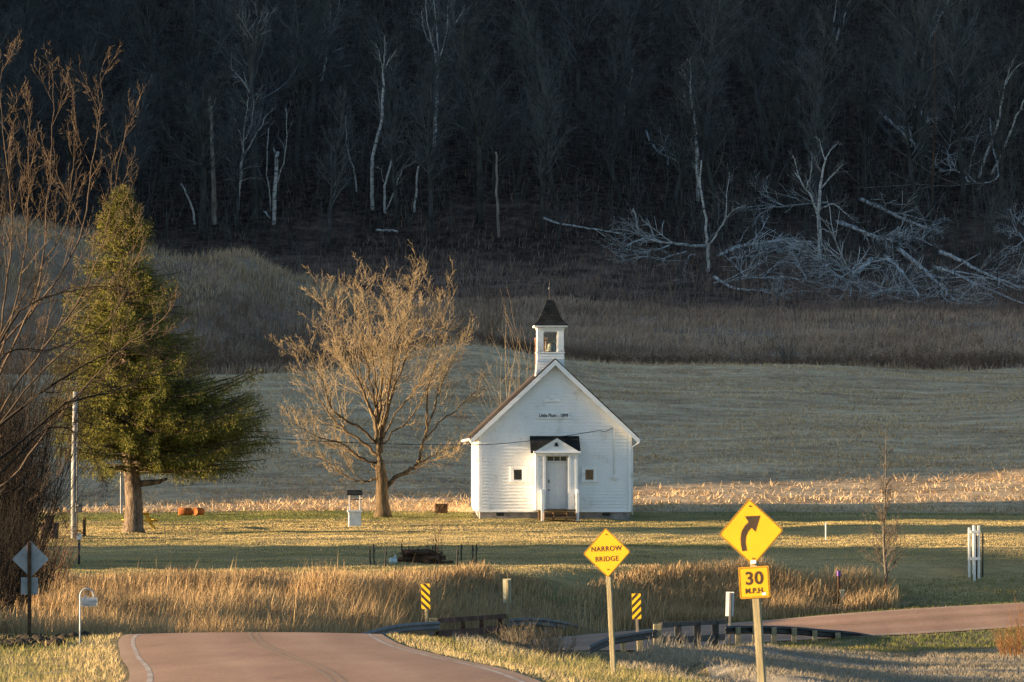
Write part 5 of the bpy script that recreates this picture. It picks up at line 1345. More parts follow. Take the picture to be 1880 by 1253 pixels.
    me_ = MB(); me_.box((cx_ + .06, -.07, uz(878)), (.22, .10, .17), bev=.02); me_.lathe([(.001, .05), (.06, .04), (.07, 0), (.07, -.03)], (cx_ + .06, -.10, uz(876)), 10); me_.build('electric_meter', 'trim_paint', root)
schoolhouse()

# ------------------------------------------------------------------ road signs
def rounded(half, r, n=5):
    out = []
    for cx_, cz, a0 in ((half - r, half - r, 0), (-half + r, half - r, 90), (-half + r, -half + r, 180), (half - r, -half + r, 270)):
        for k in range(n + 1):
            a = math.radians(a0 + 90 * k / n); out.append((cx_ + r * math.cos(a), cz + r * math.sin(a)))
    return out
def rot2(pts, a): c, s = math.cos(a), math.sin(a); return [(x * c - z * s, x * s + z * c) for x, z in pts]
def panel(name, out, y0, y1, mat, parent, loc):
    m = MB(); m.prism(out, y0, y1); o = m.build(name, mat, parent); o.location = loc; return o
def ring(name, o1, o2, y0, y1, mat, parent, loc=(0, 0, 0)):
    m = MB(); n = len(o1)
    for i in range(n):
        j = (i + 1) % n
        m.prism([o1[i], o1[j], o2[j], o2[i]], y0, y1)
    o = m.build(name, mat, parent); o.location = loc; return o
def post_box(parent, w, d, z0, z1, mat, x=0.0, y=0.0, name='post'):
    m = MB(); m.box((x, y, (z0 + z1) / 2), (w, d, z1 - z0), bev=.008); return m.build(name, mat, parent)
def bolts(parent, pts, y):
    for x, z in pts:
        b = MB(); b.tube([(x, y, z), (x, y - .018, z)], [.016, .012], 8); b.build('bolt', 'bolt', parent)

D_SIDE = .762 / 2
def diamond(root, zc, front=True):
    out = rot2(rounded(D_SIDE, .04), math.pi / 4)
    return panel('sign_panel', out, -.012, 0, 'sign_yellow' if front else 'sign_back', root, (0, -.07, zc))

def narrow_sign():
    Y = 123.0; b = base(1127, Y); s = F / Y
    root = thing('road_sign', 'yellow diamond warning sign reading NARROW BRIDGE on a wooden post', 'road sign', b, math.radians(-18)); root.rotation_euler[1] = -.05
    zc = (HY - 1015) / s - b.z
    p = diamond(root, zc)
    ring('border', rot2(rounded(D_SIDE - .007, .037), math.pi / 4), rot2(rounded(D_SIDE - .018, .032), math.pi / 4), -.0145, -.012, 'sign_black', p)
    lettering('NARROW', .152, (-.005, -.0145, .085), 'sign_black', p, bold=.0025, spacing=1.12, sx=.95)
    lettering('BRIDGE', .152, (-.005, -.0145, -.135), 'sign_black', p, bold=.0025, spacing=1.12, sx=.95)
    bolts(p, [(0, .40), (0, -.36)], -.012)
    post_box(root, .102, .10, -.4, zc + .3, 'sign_post_wood')
narrow_sign()

def curve_sign():
    Y = 90.8; b = base(1403, Y); s = F / Y
    root = thing('road_sign', 'yellow diamond right curve arrow sign with a square 30 MPH plaque below it', 'road sign', b, math.radians(-18)); root.rotation_euler[1] = -.065
    zc = (HY - 977) / s - b.z
    p = diamond(root, zc)
    ring('border', rot2(rounded(D_SIDE - .007, .037), math.pi / 4), rot2(rounded(D_SIDE - .018, .032), math.pi / 4), -.0145, -.012, 'sign_black', p)
    A = [(500, 350), (525, 350), (522, 312), (527, 283), (541, 258), (560, 241), (578, 263), (612, 187), (533, 181), (548, 211), (526, 228), (507, 254), (498, 288), (497, 320)]
    k = .54 / 165
    arr = MB(); arr.prism(rot2([((x - 556) * k, (263 - z) * k) for x, z in A], math.radians(3)), -.0150, -.012); arr.build('arrow', 'sign_black', p)
    bolts(p, [(0, .42), (0, -.42)], -.012)
    st = MB(); st.box((.005, -.014, -.475), (.09, .004, .05), Matrix.Rotation(0, 3, 'Y'), bev=.001); st.build('sticker', 'sticker', p)
    zq = zc - .80
    q = panel('speed_plaque', rounded(.25, .03), -.012, 0, 'sign_yellow', root, (.0, -.07, zq))
    ring('border', rounded(.238, .025), rounded(.228, .02), -.0145, -.012, 'sign_black', q)
    lettering('30', .285, (0, -.0145, .058), 'sign_black', q, bold=.0075, spacing=1.05, sx=1.05)
    lettering('M.P.H.', .115, (0, -.0145, -.135), 'sign_black', q, bold=.004, spacing=1.05)
    st = MB(); st.box((.15, -.014, -.19), (.06, .004, .04), bev=.001); st.build('sticker', 'sticker', q)
    post_box(root, .115, .11, -.6, zc + .25, 'sign_post_wood')
curve_sign()

def back_sign():
    Y = 166.0; b = base(54, Y); s = F / Y
    root = thing('road_sign', 'grey back of a diamond road sign with a small square plaque on a dark post', 'road sign', b, math.radians(4))
    zc = (HY - 1027) / s - b.z
    out = rot2(rounded(D_SIDE, .04), math.pi / 4)
    panel('sign_panel', out, -.006, .006, 'sign_back', root, (.03, .075, zc))
    panel('speed_plaque', rounded(.25, .03), -.006, .006, 'sign_back', root, (.0, .075, zc - .78))
    post_box(root, .11, .11, -.4, zc + .5, 'dark_wood')
back_sign()

def clip_z(poly, lo, hi):
    for lim, sg in ((lo, 1), (hi, -1)):
        out = []
        for i in range(len(poly)):
            a, b = poly[i], poly[(i + 1) % len(poly)]
            ia, ib = sg * (a[1] - lim) >= 0, sg * (b[1] - lim) >= 0
            if ia: out.append(a)
            if ia != ib:
                t = (lim - a[1]) / (b[1] - a[1]); out.append((a[0] + (b[0] - a[0]) * t, lim))
        poly = out
        if not poly: return []
    return poly
def object_marker(label, px, ytop, ybase, Y, slope, mat_post, rotz=-14):
    b = base(px, Y); s = F / Y; W2, HH = .165, .46
    root = thing('object_marker', label, 'object marker', b, math.radians(rotz)); root.rotation_euler[1] = -.03
    zc = (HY - ytop) / s - HH - b.z
    out = [(-W2, -HH), (W2, -HH), (W2, HH), (-W2, HH)]
    p = panel('marker_panel', out, -.008, 0, 'marker_yellow', root, (0, -.06, zc))
    m = MB(); dz = 2 * W2 * .95 * slope
    for k in range(-3, 6):
        z0 = -HH + .02 + k * .262
        pl = clip_z([(-W2 + .004, z0 - dz / 2), (W2 - .004, z0 + dz / 2), (W2 - .004, z0 + dz / 2 + .125), (-W2 + .004, z0 - dz / 2 + .125)], -HH + .004, HH - .004)
        if len(pl) > 2: m.prism(pl, -.0105, -.008)
    m.build('stripes', 'marker_black', p)
    post_box(root, .10, .10, -.4, zc + .2, mat_post)
object_marker('black and yellow striped marker at the left end of the rusty bridge rail', 785, 1072, 1145, 207.0, -1, 'sign_post_wood')
object_marker('black and yellow striped marker on a grey post at the right bridge rail', 1172, 1090, 1180, 204.5, 1, 'grey_post_wood')

def marker_back(label, px, ytop, Y, panel_mat, post_mat, lean=-.02, rz=-14):
    b = base(px, Y); s = F / Y
    root = thing('object_marker', label, 'object marker', b, math.radians(rz)); root.rotation_euler[1] = lean
    zc = (HY - ytop) / s - .46 - b.z
    panel('marker_panel', [(-.155, -.46), (.155, -.46), (.155, .46), (-.155, .46)], -.006, .006, panel_mat, root, (0, .05, zc))
    post_box(root, .09, .07, -.4, zc + .43, post_mat, x=.035)
marker_back('beige back of a narrow marker panel on a post at the rusty rail', 932, 1063, 217.0, 'beige_box', 'sign_post_wood')
marker_back('white backed narrow marker panel with a grey post at the right rail', 1337, 1087, 215.2, 'panel_white', 'galvanized', .03)

# ------------------------------------------------------------------ bridge and guardrails
def beam(mb, pts, w, h):
    """a squared beam through the points, w across and h high"""
    pts = [Vector(p) for p in pts]
    b = len(mb.v); n = len(pts)
    for i, p in enumerate(pts):
        t = pts[min(i + 1, n - 1)] - pts[max(i - 1, 0)]; t.z = 0; t.normalize(); nn = Vector((-t.y, t.x, 0)) * (w / 2)
        for sx, sz in ((1, -1), (1, 1), (-1, 1), (-1, -1)):
            mb.v.append(tuple(p + nn * sx + Vector((0, 0, sz * h / 2))))
    for i in range(n - 1):
        for k in range(4):
            k2 = (k + 1) % 4
            mb.f.append((b + i * 4 + k, b + i * 4 + k2, b + i * 4 + 4 + k2, b + i * 4 + 4 + k)); mb.sm.append(False)
    mb.f.append((b + 3, b + 2, b + 1, b)); mb.f.append((b + 4 * n - 4, b + 4 * n - 3, b + 4 * n - 2, b + 4 * n - 1)); mb.sm += [False, False]
    return mb
def bridge():
    o = Vector((2.6, 211.3, -5.8))
    root = thing('bridge', 'narrow road bridge over the creek with rusty steel side rails', 'bridge', o)
    L = lambda p: Vector(p) - o
    i0 = int(np.argmin(np.abs(RP[:, 1] - 206))); i1 = int(np.argmin((RP[:, 0] - 4.6)**2 + (RP[:, 1] - 216.4)**2))
    m = MB(); sec = [(4.3, -.06), (4.3, -.55), (-4.3, -.55), (-4.3, -.06)]
    nb = 0
    for i in range(i0, i1 + 1, 3):
        for off, dz in sec: m.v.append(tuple(L((RP[i, 0] + RN[i, 0] * off, RP[i, 1] + RN[i, 1] * off, RP[i, 2] + dz)))); 
        nb += 1
    for i in range(nb - 1):
        for k in range(4):
            k2 = (k + 1) % 4; m.f.append((i * 4 + k, i * 4 + k2, i * 4 + 4 + k2, i * 4 + 4 + k)); m.sm.append(False)
    m.f.append((3, 2, 1, 0)); e = (nb - 1) * 4; m.f.append((e, e + 1, e + 2, e + 3)); m.sm += [False, False]
    m.build('deck', 'bridge_concrete', root)
    def rail(ptsT, ptsB, posts, mat, endblocks, fr=.12, pw=.16):
        r = MB(); beam(r, [L(Wp(*p)) for p in ptsT], .16, .17); ro = r.build('bridge_rail', mat, root)
        r = MB(); beam(r, [L(Wp(*p)) for p in ptsB], .12, .24); r.build('lower_beam', mat, ro)
        for px, y0, y1, Y in posts:
            a, b = L(Wp(px, y0, Y)), L(Wp(px, y1, Y)); q = MB(); q.box((a + b) / 2 + Vector((0, fr, 0)), (pw, .14, (a - b).length), bev=.01); q.build('post', mat, ro)
        for px, y0, y1, Y in endblocks:
            a, b = L(Wp(px, y0, Y)), L(Wp(px, y1, Y)); q = MB(); q.box((a + b) / 2, (.30, .26, (a - b).length), bev=.02); q.build('end_post', 'sign_post_wood', ro)
    rail([(803, 1140, 208), (865, 1136, 212), (926, 1131.5, 217)], [(803, 1164, 208), (865, 1160, 212), (928, 1153, 217)],
         [(850, 1136, 1170, 211), (884, 1134, 1168, 213.6), (918, 1132, 1164, 216.3)], 'rust_steel', [(796, 1135, 1160, 207.6)])
    rail([(1212, 1147.5, 205.8), (1270, 1145, 210), (1330, 1142, 214.5)], [(1212, 1175, 205.8), (1270, 1174, 210), (1328, 1170, 214.5)],
         [(1245, 1145, 1190, 208.2), (1280, 1143, 1190, 210.8), (1313, 1141, 1190, 213.4)], 'rail_dark', [(1207, 1146, 1186, 205.5)], -.13, .26)
bridge()

WPROF = [(.0, .155), (.035, .14), (.075, .10), (.075, .06), (.015, .02), (.015, -.02), (.075, -.06), (.075, -.10), (.035, -.14), (.0, -.155)]
def guardrail(label, pts, posts, side, mat, post_mat):
    P = [Wp(*p) for p in pts]; A = np.array([tuple(p) for p in P]); S = catmull_pts(A, 6)
    o = S[0].copy(); o.z = gz(o.x, o.y)
    root = thing('guardrail', label, 'guardrail', o)
    m = MB(); n = len(S); k = len(WPROF); b = 0
    prof = [(a + .006, c) for a, c in WPROF] + [(a - .004, c) for a, c in reversed(WPROF)]; k = len(prof)
    for i, p in enumerate(S):
        t = S[min(i + 1, n - 1)] - S[max(i - 1, 0)]; t.z = 0; t.normalize(); nn = Vector((-t.y, t.x, 0)) * side
        for a, c in prof: m.v.append(tuple(p - o + nn * a + Vector((0, 0, c))))
    for i in range(n - 1):
        for q in range(k):
            q2 = (q + 1) % k; m.f.append((i * k + q, i * k + q2, (i + 1) * k + q2, (i + 1) * k + q)); m.sm.append(False)
    m.f.append(tuple(range(k))); m.f.append(tuple((n - 1) * k + q for q in range(k))); m.sm += [False, False]
    m.build('beam', mat, root)
    for px, y0, y1, Y in posts:
        a, c = Wp(px, y0, Y) - o, Wp(px, y1, Y) - o; q = MB(); q.box((a + c) / 2 + Vector((0, .0, -.1)), (.20, .18, (a - c).length + .2), bev=.012); q.build('post', post_mat, root)
guardrail('grey guardrail that rises over the road crest to the rusty bridge rail', [(660, 1172, 194), (700, 1161, 198), (745, 1153, 202), (805, 1149, 207.5)], [(735, 1150, 1172, 201.6), (790, 1146, 1170, 206.8)], -1, 'galvanized', 'grey_post_wood')
guardrail('grey guardrail curving down to the ground beyond the beige marker', [(930, 1144, 217.3), (985, 1142, 219), (1035, 1149, 221.4), (1094, 1162, 224)], [(958, 1142, 1162, 218.6), (1040, 1148, 1166, 222), (1001, 1142, 1163, 220)], -1, 'galvanized', 'grey_post_wood')
guardrail('dark guardrail ending in the weeds left of the right bridge rail', [(1080, 1194, 197), (1118, 1178, 200), (1150, 1172, 202.4), (1203, 1164, 205.4)], [(1145, 1168, 1186, 202.4), (1175, 1166, 1186, 204.2)], -1, 'rail_dark', 'sign_post_wood')
guardrail('long dark guardrail with wooden posts bending right along the road', [(1330, 1157, 214.6), (1385, 1156.5, 215.6), (1450, 1158, 216.4), (1510, 1163, 217.2), (1560, 1167, 217.8), (1615, 1176, 218.2)],
          [(1355, 1152, 1184, 214.9), (1386, 1151, 1185, 215.4), (1421, 1152, 1183, 215.9), (1458, 1153, 1181, 216.3), (1496, 1158, 1176, 216.8), (1538, 1162, 1174, 217.3)], -1, 'rail_dark', 'sign_post_wood')

# ------------------------------------------------------------------ mailbox, poles and small yard things
def mailbox():
    Y = 149.0; b = base(147, Y); s = F / Y
    root = thing('mailbox', 'silver mailbox on a bent metal tube frame beside the road', 'mailbox', b, math.radians(3))
    z = lambda py: (HY - py) / s - b.z
    t = MB(); cx_ = .20; zc = z(1089); r = .195
    pts = [(0, 0, -.3), (0, 0, .5), (0, 0, zc)] + [(cx_ - r * math.cos(math.pi * k / 8), 0, zc + r * math.sin(math.pi * k / 8)) for k in range(1, 9)] + [(cx_ + r, 0, z(1106))]
    t.tube(pts, .024, 8); t.build('post', 'mailbox_metal', root)
    bx = MB(); z0 = z(1108); prof = [(-.10, 0), (.10, 0), (.10, .12)] + [(.10 * math.cos(math.pi * k / 8), .12 + .10 * math.sin(math.pi * k / 8)) for k in range(1, 8)] + [(-.10, .12)]
    n = len(prof); 
    for x in (.03, .49): bx.v += [(x, a, z0 + c) for a, c in prof]
    bx.f += [tuple(range(n)), tuple(reversed(range(n, 2 * n)))] + [(i, (i + 1) % n, n + (i + 1) % n, n + i) for i in range(n)]; bx.sm += [False] * (n + 2)
    bo = bx.build('box', 'mailbox_metal', root); root.scale = (.9, .9, .95)
    fl = MB(); fl.box((.12, -.108, z0 + .20), (.02, .01, .16)); fl.box((.15, -.108, z0 + .26), (.08, .01, .05)); fl.build('flag', 'mailbox_metal', bo)
    dd = MB(); dd.box((.497, 0, z0 + .1), (.012, .21, .22), bev=.004); dd.build('door', 'mailbox_metal', bo)
    br = MB(); br.box((.26, 0, z0 - .018), (.36, .12, .03)); br.build('bracket', 'panel_white', root)
mailbox()

def stick(name, label, cat, px, y0, y1, w, mat, Y=None, group=None, lean=0.0, cap=None, y0_=178):
    """a thin upright post; its foot from its pixel on the ground, or at distance Y"""
    b = gp(px, y1, y0_) if Y is None else base(px, Y)
    h = (y1 - y0) / (F / b.y)
    root = thing(name, label, cat, b, RR.uniform(-.3, .3), group); root.rotation_euler[1] = lean
    m = MB(); m.box((0, 0, h / 2 - .1), (w, w * .8, h + .2), bev=w * .12); m.build('shaft', mat, root)
    if cap:
        c = MB(); c.box((0, 0, h + cap[0] / 2 - cap[0] * .4), (cap[1], cap[1], cap[0]), bev=.01); c.build('cap', cap[2], root)
    return root
ORD = ['leftmost', 'second', 'third', 'fourth', 'fifth', 'sixth', 'seventh', 'eighth', 'ninth', 'tenth', 'rightmost']
for i, (px, y0, y1) in enumerate([(680, 1004, 1038), (687, 1000, 1037), (707, 1005, 1042), (738, 999, 1018), (751, 1005, 1015), (794, 1003, 1017), (800, 1000, 1017), (839, 1003, 1042), (847, 1000, 1031), (869, 1001, 1035), (874, 1000, 1034)]):
    lab = f'{ORD[i]} of the thin dark metal stakes round the brush pile' if i in (0, 10) else f'{ORD[i]} thin dark metal stake from the left round the brush pile'
    s_ = stick('metal_stake', lab, 'stake', px, y0, y1, .055, 'dark_metal', group='stakes round the brush pile', lean=RR.uniform(-.05, .05))
    p = MB(); p.box((.035, 0, .55), (.03, .012, .12)); p.build('spade_plate', 'dark_metal', s_)
stick('wooden_stake', 'thin white stake standing on the sunlit lawn above the curve sign', 'stake', 1516, 960, 992, .05, 'panel_white')
stick('wooden_stake', 'pale wooden stake standing in the golden grass right of the 30 MPH plaque', 'stake', 1507, 1033, 1072, .06, 'sign_post_wood', Y=229)
stick('marker_post', 'brown marker post with a purple cap in the golden grass', 'post', 1540, 1058, 1116, .09, 'dark_wood', y0_=224, cap=(.22, .13, 'purple'))
stick('utility_pedestal', 'short beige utility pedestal right of the purple capped post', 'pedestal', 1546, 1088, 1116, .17, 'beige_box', y0_=224, cap=(.08, .2, 'beige_box'))
stick('wooden_stake', 'thin white stake at the foot of the golden grass behind the road crest', 'stake', 617, 1138, 1165, .05, 'panel_white', Y=190)
stick('metal_stake', 'short black stake standing in the golden grass just above the mailbox', 'stake', 162, 1050, 1090, .06, 'dark_metal', Y=209)
stick('wooden_post', 'dark wooden post right of the foot of the white utility pole', 'post', 155, 950, 986, .12, 'dark_wood')
stick('thin_pole', 'thin pale pole standing behind the spruce trunk, on its left', 'pole', 223, 866, 944, .11, 'pole_paint')
stick('metal_pole', 'thin dark pole beside the white post frame at the right', 'pole', 1804, 980, 1060, .07, 'dark_metal')

def birdhouse():
    b = gp(145, 1037, 200); h = (1037 - 992) / (F / b.y)
    root = thing('birdhouse', 'small white birdhouse with a red roof on a black pole', 'birdhouse', b, .2)
    m = MB(); m.tube([(0, 0, -.2), (0, 0, h)], .05, 8); m.build('pole', 'dark_metal', root)
    m = MB(); m.box((0, 0, h + .13), (.20, .20, .27), bev=.01); m.tube([(0, -.10, h + .16), (0, -.106, h + .16)], .03, 8); m.build('box', 'panel_white', root)
    m = MB(); m.prism([(-.16, h + .24), (0, h + .37), (.16, h + .24), (.16, h + .27), (0, h + .40), (-.16, h + .27)], -.14, .14); m.build('roof', 'orange_rust', root)
birdhouse()

def utility_pole():
    b = gp(135, 990, 200); s = F / b.y; h = (990 - 720) / s
    root = thing('utility_pole', 'tall white weathered utility pole in front of the spruce', 'utility pole', b)
    m = MB(); m.tube([(0, 0, -.3), (.02, 0, h * .5), (.08, 0, h)], [.125, .115, .10], 10); m.build('pole', 'pole_paint', root)
    m = MB(); m.tube([(.15, -.10, .0), (.16, -.10, h * .5), (.19, -.10, h * .82), (.17, -.06, h * .86)], .03, 8); m.build('conduit', 'galvanized', root)
    m = MB(); m.box((.24, -.14, 1.35), (.30, .16, .42), bev=.02); m.lathe([(.001, .08), (.08, .06), (.09, 0)], (.24, -.22, 1.4), 10); m.build('meter_box', 'galvanized', root)
    m = MB(); m.box((.12, -.08, h * .80), (.20, .12, .14), bev=.02); m.tube([(.1, -.05, h - .12), (.3, -.05, h - .06)], .03, 6); m.build('bracket', 'dark_metal', root)
    return b, h
PB_, PH_ = utility_pole()
def power_line():
    a = PB_ + Vector((.25, -.05, PH_ - .6))
    pts = [a, Wp(320, 787, 248), Wp(500, 805, 250), Wp(700, 815, 253), Wp(870, 817, 256), Wp(972, 810, 258.5), Wp(1101, 791, 260.75)]
    S = catmull_pts(np.array([tuple(p) for p in pts]), 8)
    o = Vector((a.x, a.y, a.z))
    m = MB(); m.tube([p - o for p in S], .016, 5); 
    e = S[-1] - o
    m.tube([e, e + Vector((.25, -.02, -.05)), e + Vector((.42, 0, .02)), e + Vector((.52, .05, .10))], .016, 5)
    ob = m.build('power_line', 'wire', None); ob.location = o
    tag(ob, 'black overhead wire sagging from the utility pole to the schoolhouse gable', 'power line')
power_line()

def well():
    b = gp(651, 967, 200); s = F / b.y
    root = thing('wishing_well', 'white wishing well with a dark slanted roof on the lawn', 'wishing well', b, .05)
    m = MB(); m.box((0, 0, .30), (.56, .56, .66), bev=.01)
    for k in range(-2, 3): m.box((k * .11, -.285, .3), (.012, .012, .6))
    m.build('housing', 'panel_white', root)
    m = MB(); m.box((0, 0, .67), (.66, .66, .10), bev=.015); m.build('ledge', 'panel_white', root)
    zt = (967 - 908) / s
    for x in (-.22, .24):
        m = MB(); m.box((x, 0, (.7 + zt) / 2), (.06, .06, zt - .7), bev=.006); m.build('post', 'panel_white', root)
    m = MB(); m.box((0, -.14, zt + .06), (.68, .46, .03), Matrix.Rotation(math.radians(28), 3, 'X')); m.box((0, .20, zt + .07), (.68, .40, .03), Matrix.Rotation(math.radians(-28), 3, 'X')); m.build('roof', 'shingle_dark', root)
    m = MB(); m.tube([(-.3, 0, zt - .25), (.34, 0, zt - .25)], .02, 8); m.build('crank', 'dark_wood', root)
well()

def picnic_table():
    b = base(258, 253.2)
    root = thing('picnic_table', 'yellow wooden picnic table half hidden behind the spruce trunk', 'picnic table', b, .12)
    m = MB()
    for k in range(5): m.box((-.30 + .15 * k, 0, .74), (.14, 1.8, .04), bev=.005)
    m.build('tabletop', 'picnic_paint', root)
    for x in (-.66, .66):
        m = MB(); m.box((x - .07, 0, .44), (.13, 1.8, .04), bev=.005); m.box((x + .07, 0, .44), (.13, 1.8, .04), bev=.005); m.build('bench', 'picnic_paint', root)
    for y in (-.65, .65):
        m = MB()
        for sx in (-1, 1): m.box((sx * .42, y, .36), (.09, .04, .84), Matrix.Rotation(math.radians(-28 * sx), 3, 'Y'), bev=.005)
        m.box((0, y + .045, .40), (1.5, .04, .09), bev=.005); m.box((0, y + .045, .69), (.7, .04, .08), bev=.005); m.build('leg_frame', 'picnic_paint', root)
picnic_table()

def drums():
    for px, py, rz, lab in ((340, 947, .12, 'orange-brown drum lying side-on on the lawn, left of the pair'), (364, 947, .95, 'orange-brown drum lying at an angle on the lawn, right of the pair')):
        b = gp(px, py, 200); root = thing('drum', lab, 'drum', b, rz, 'orange drums on the lawn')
        r, L = .18, .62 if rz < .5 else .52
        bm = MB(); prof = [(.001, -L / 2 + .02), (r - .02, -L / 2 + .02), (r - .012, -L / 2), (r, -L / 2 + .006), (r, L / 2 - .006), (r - .012, L / 2), (r - .02, L / 2 - .02), (.001, L / 2 - .02)]
        bm.lathe(prof, (0, 0, 0), 18, cap=False)
        bm.v = [(z, x, y + r) for x, y, z in bm.v]
        bm.build('barrel', 'orange_rust', root)
        e = MB(); e.lathe([(.001, 0), (.03, 0), (.03, .012), (.001, .012)], (.1, 0, 0), 8); e.v = [(L / 2 + z + .002, x * .7, y + r) for x, y, z in e.v]; e.build('bung', 'dark_metal', root)
drums()

def crate():
    b = gp(810, 943, 200); root = thing('wooden_crate', 'dark brown wooden box on the grass between the maple and the schoolhouse', 'box', b, .08)
    m = MB(); m.box((0, 0, .20), (.56, .5, .42), bev=.01)
    m.build('box', 'dark_wood', root)
    m = MB()
    for z in (.08, .2, .32):
        m.box((0, -.262, z), (.58, .02, .09), bev=.004); m.box((-.292, 0, z), (.02, .5, .09), bev=.004)
    m.build('slats', 'dark_wood', root)
    m = MB(); m.box((0, 0, .43), (.62, .56, .035), bev=.006); m.build('lid', 'dark_wood', root)
crate()

def bins():
    for i, (px, py, w, h, lab) in enumerate(((82, 990, .36, .62, 'dark lidded bin at the left edge of the lawn, left of a second bin'), (100, 990, .38, .62, 'dark lidded bin right of another bin, left of the utility pole'), (90, 986, .38, .86, 'taller dark box standing behind the two lidded bins'))):
        b = gp(px, py, 200); root = thing('storage_bin', lab, 'bin', b, .1 * i)
        m = MB(); m.prism([(-w * .42, 0), (w * .42, 0), (w * .5, h), (-w * .5, h)], -w * .45, w * .45); m.build('body', 'dark_wood' if i == 2 else 'dark_metal', root)
        m = MB(); m.box((0, -.01, h + .03), (w * 1.08, w, .06), bev=.015); m.build('lid', 'dark_metal', root)
        m = MB(); m.tube([(-w * .4, w * .47, h - .05), (w * .4, w * .47, h - .05)], .02, 6); m.build('handle', 'dark_metal', root)
    b = gp(82, 1074, 180); root = thing('drum', 'dark green upright drum behind the back of the diamond sign', 'drum', b)
    m = MB(); m.lathe([(.001, 0), (.28, 0), (.29, .02), (.28, .04), (.28, .28), (.295, .30), (.28, .32), (.28, .58), (.295, .60), (.28, .62), (.28, .86), (.29, .88), (.28, .90), (.001, .88)], (0, 0, 0), 18, cap=False); m.build('barrel', 'dark_green', root)
    m = MB(); m.lathe([(.001, 0), (.04, 0), (.04, .02), (.001, .02)], (.15, 0, .88), 8); m.build('bung', 'dark_metal', root)
bins()

def white_frame():
    b = gp(1789, 1063, 200); s = F / b.y
    root = thing('white_post_frame', 'tall white wooden post frame with two cross boards by the road at the right', 'post frame', b)
    x = lambda px: (px - 1789) / s
    h = (1063 - 968) / s
    for px, dy, hh in ((1779.5, 0, h * .96), (1788, -.28, h), (1797, 0, h), (1788.5, .3, h)):
        m = MB(); m.box((x(px), dy, hh / 2 - .1), (.10, .09, hh + .2), bev=.008); m.build('post', 'panel_white', root)
    for py in (980, 1029):
        m = MB(); m.box((x(1790.5), -.09, (1063 - py) / s), (.42, .03, .12), bev=.004); m.box((x(1788), -.34, (1063 - py) / s), (.30, .025, .12), bev=.004); m.build('cross_board', 'panel_white', root)
    m = MB(); m.tube([(x(1791.5), 0, .0), (x(1791.5), 0, (1063 - 986) / s)], .055, 8); m.build('pipe', 'dark_metal', root)
white_frame()

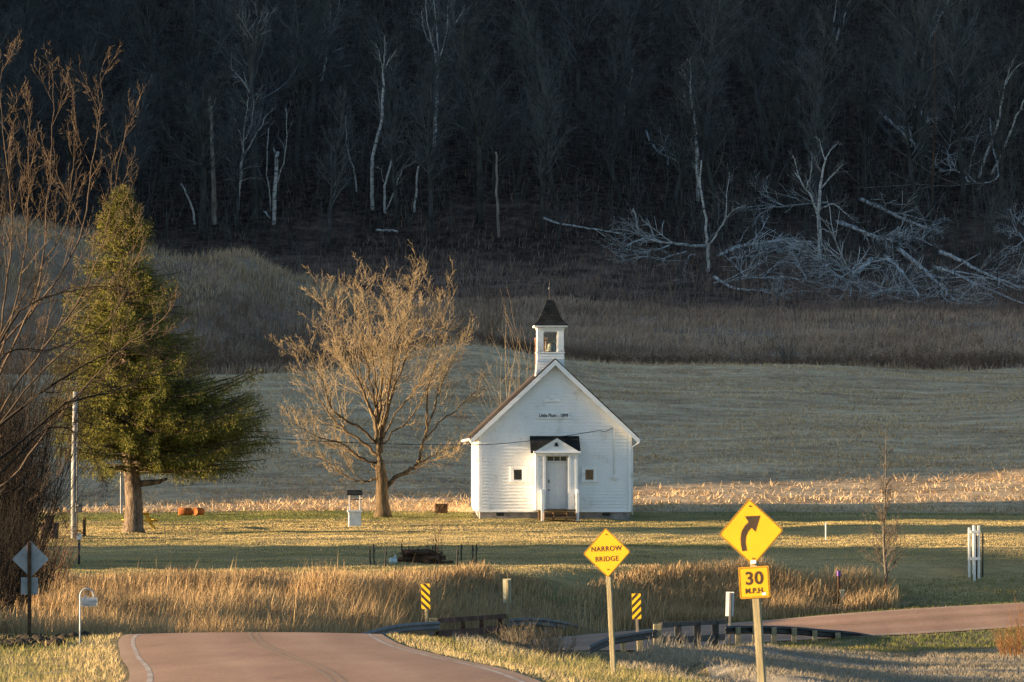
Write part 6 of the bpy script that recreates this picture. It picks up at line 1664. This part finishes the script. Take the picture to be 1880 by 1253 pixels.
def brush_pile():
    R = random.Random(77); c = gp(775, 1034, 200)
    for i in range(16):
        L = R.uniform(.7, 1.3); r = R.uniform(.06, .10); lay = 0 if i < 7 else (1 if i < 12 else 2)
        x = c.x + R.uniform(-.75, .75) * (1 - .25 * lay); y = c.y + R.uniform(-.5, .6) * (1 - .3 * lay); z = gz(x, y) + r + lay * .15
        a = R.uniform(-.5, .5)
        p = [Vector((-L / 2, 0, 0)), Vector((-L / 6, R.gauss(0, .03), R.gauss(0, .02))), Vector((L / 6, R.gauss(0, .03), R.gauss(0, .02))), Vector((L / 2, 0, R.gauss(0, .05)))]
        m = MB(); m.tube(p, [r, r * .95, r * .92, r * .85], 8); o = m.build('log', 'dark_wood', None); o.location = (x, y, z); o.rotation_euler = (0, 0, a)
        tag(o, 'dark log in the low pile between the thin stakes', 'log', 'logs of the brush pile')
    T = Tubes()
    for i in range(160):
        x = c.x + R.uniform(-.8, .85); y = c.y + R.uniform(-.4, .5); p = Vector((x, y, gz(x, y) + R.uniform(.05, .45))); d = Vector((R.gauss(0, 1), R.gauss(0, .6), R.gauss(0, .35))).normalized() * R.uniform(.2, .5)
        T.add([p - d, p + rdir(R) * .04, p + d], [.014, .012, .006], 3)
    o = obj('brushwood', T.mesh('brushwood'), 'dark_wood'); o['kind'] = 'stuff'
    b = gp(722, 1036, 200); root = thing('plastic_bag', 'crumpled pale plastic bag lying beside the brush pile', 'bag', b)
    bm = bmesh.new(); bmesh.ops.create_icosphere(bm, subdivisions=3, radius=.15)
    for v in bm.verts:
        n = 1 + .5 * float(vnoise(v.co.x * 9 + 4, v.co.y * 9 + v.co.z * 7)) + .3 * float(vnoise(v.co.x * 22, v.co.z * 22 + v.co.y * 9))
        v.co = Vector((v.co.x * 1.15 * n, v.co.y * n, max(v.co.z * .95 * n + .10, 0)))
    m = MB(); m.bm(bm, None, True); m.build('body', 'bag_plastic', root)
    m = MB(); m.tube([(.03, 0, .21), (.06, .01, .28), (.11, 0, .32)], [.05, .03, .07], 7); m.build('knot', 'bag_plastic', root)
brush_pile()
# ------------------------------------------------------------------ camera, sun, sky
cam = bpy.data.cameras.new('Camera'); co = bpy.data.objects.new('Camera', cam); link(co)
co.location = (0, 0, 0); co.rotation_euler = (math.pi / 2, 0, 0)
cam.sensor_width = 36; cam.lens = F / 1880 * 36; cam.shift_y = (HY - 626.5) / 1880; cam.clip_end = 3000; cam.clip_start = 1
cam.dof.use_dof = True; cam.dof.focus_distance = 250; cam.dof.aperture_fstop = 6.3
SC.camera = co
sun = bpy.data.lights.new('Sun', 'SUN'); so = bpy.data.objects.new('Sun', sun); link(so)
sun.energy = 5.0; sun.angle = math.radians(.53); sun.color = (1.0, .73, .42)
dv = Vector((math.cos(SUN_AZ) * math.cos(SUN_EL), math.sin(SUN_AZ) * math.cos(SUN_EL), -math.sin(SUN_EL)))
so.rotation_euler = dv.to_track_quat('-Z', 'Y').to_euler(); so.location = (-60, 150, 60)
w = bpy.data.worlds.new('World'); SC.world = w; w.use_nodes = True; w.cycles.sampling_method = 'NONE'
nt = w.node_tree; sk = nt.nodes.new('ShaderNodeTexSky'); sk.sky_type = 'NISHITA'; sk.sun_disc = False
sk.sun_elevation = SUN_EL; sk.sun_rotation = math.radians(270) - SUN_AZ; sk.altitude = 200; sk.ozone_density = 2.1; sk.dust_density = .8
nt.links.new(sk.outputs[0], nt.nodes['Background'].inputs[0]); nt.nodes['Background'].inputs[1].default_value = .092
SC.view_settings.view_transform = 'Standard'; SC.view_settings.look = 'None'; SC.view_settings.gamma = 1; SC.view_settings.use_curve_mapping = False
SC.view_settings.exposure = 2.0
SC.cycles.use_denoising = True; SC.cycles.denoiser = 'OPENIMAGEDENOISE'; SC.cycles.denoising_input_passes = 'RGB_ALBEDO_NORMAL'; SC.cycles.denoising_prefilter = 'NONE'; SC.cycles.use_adaptive_sampling = False; SC.cycles.sample_clamp_indirect = 4
SC.cycles.max_bounces = 6; SC.cycles.diffuse_bounces = 3; SC.cycles.transparent_max_bounces = 4
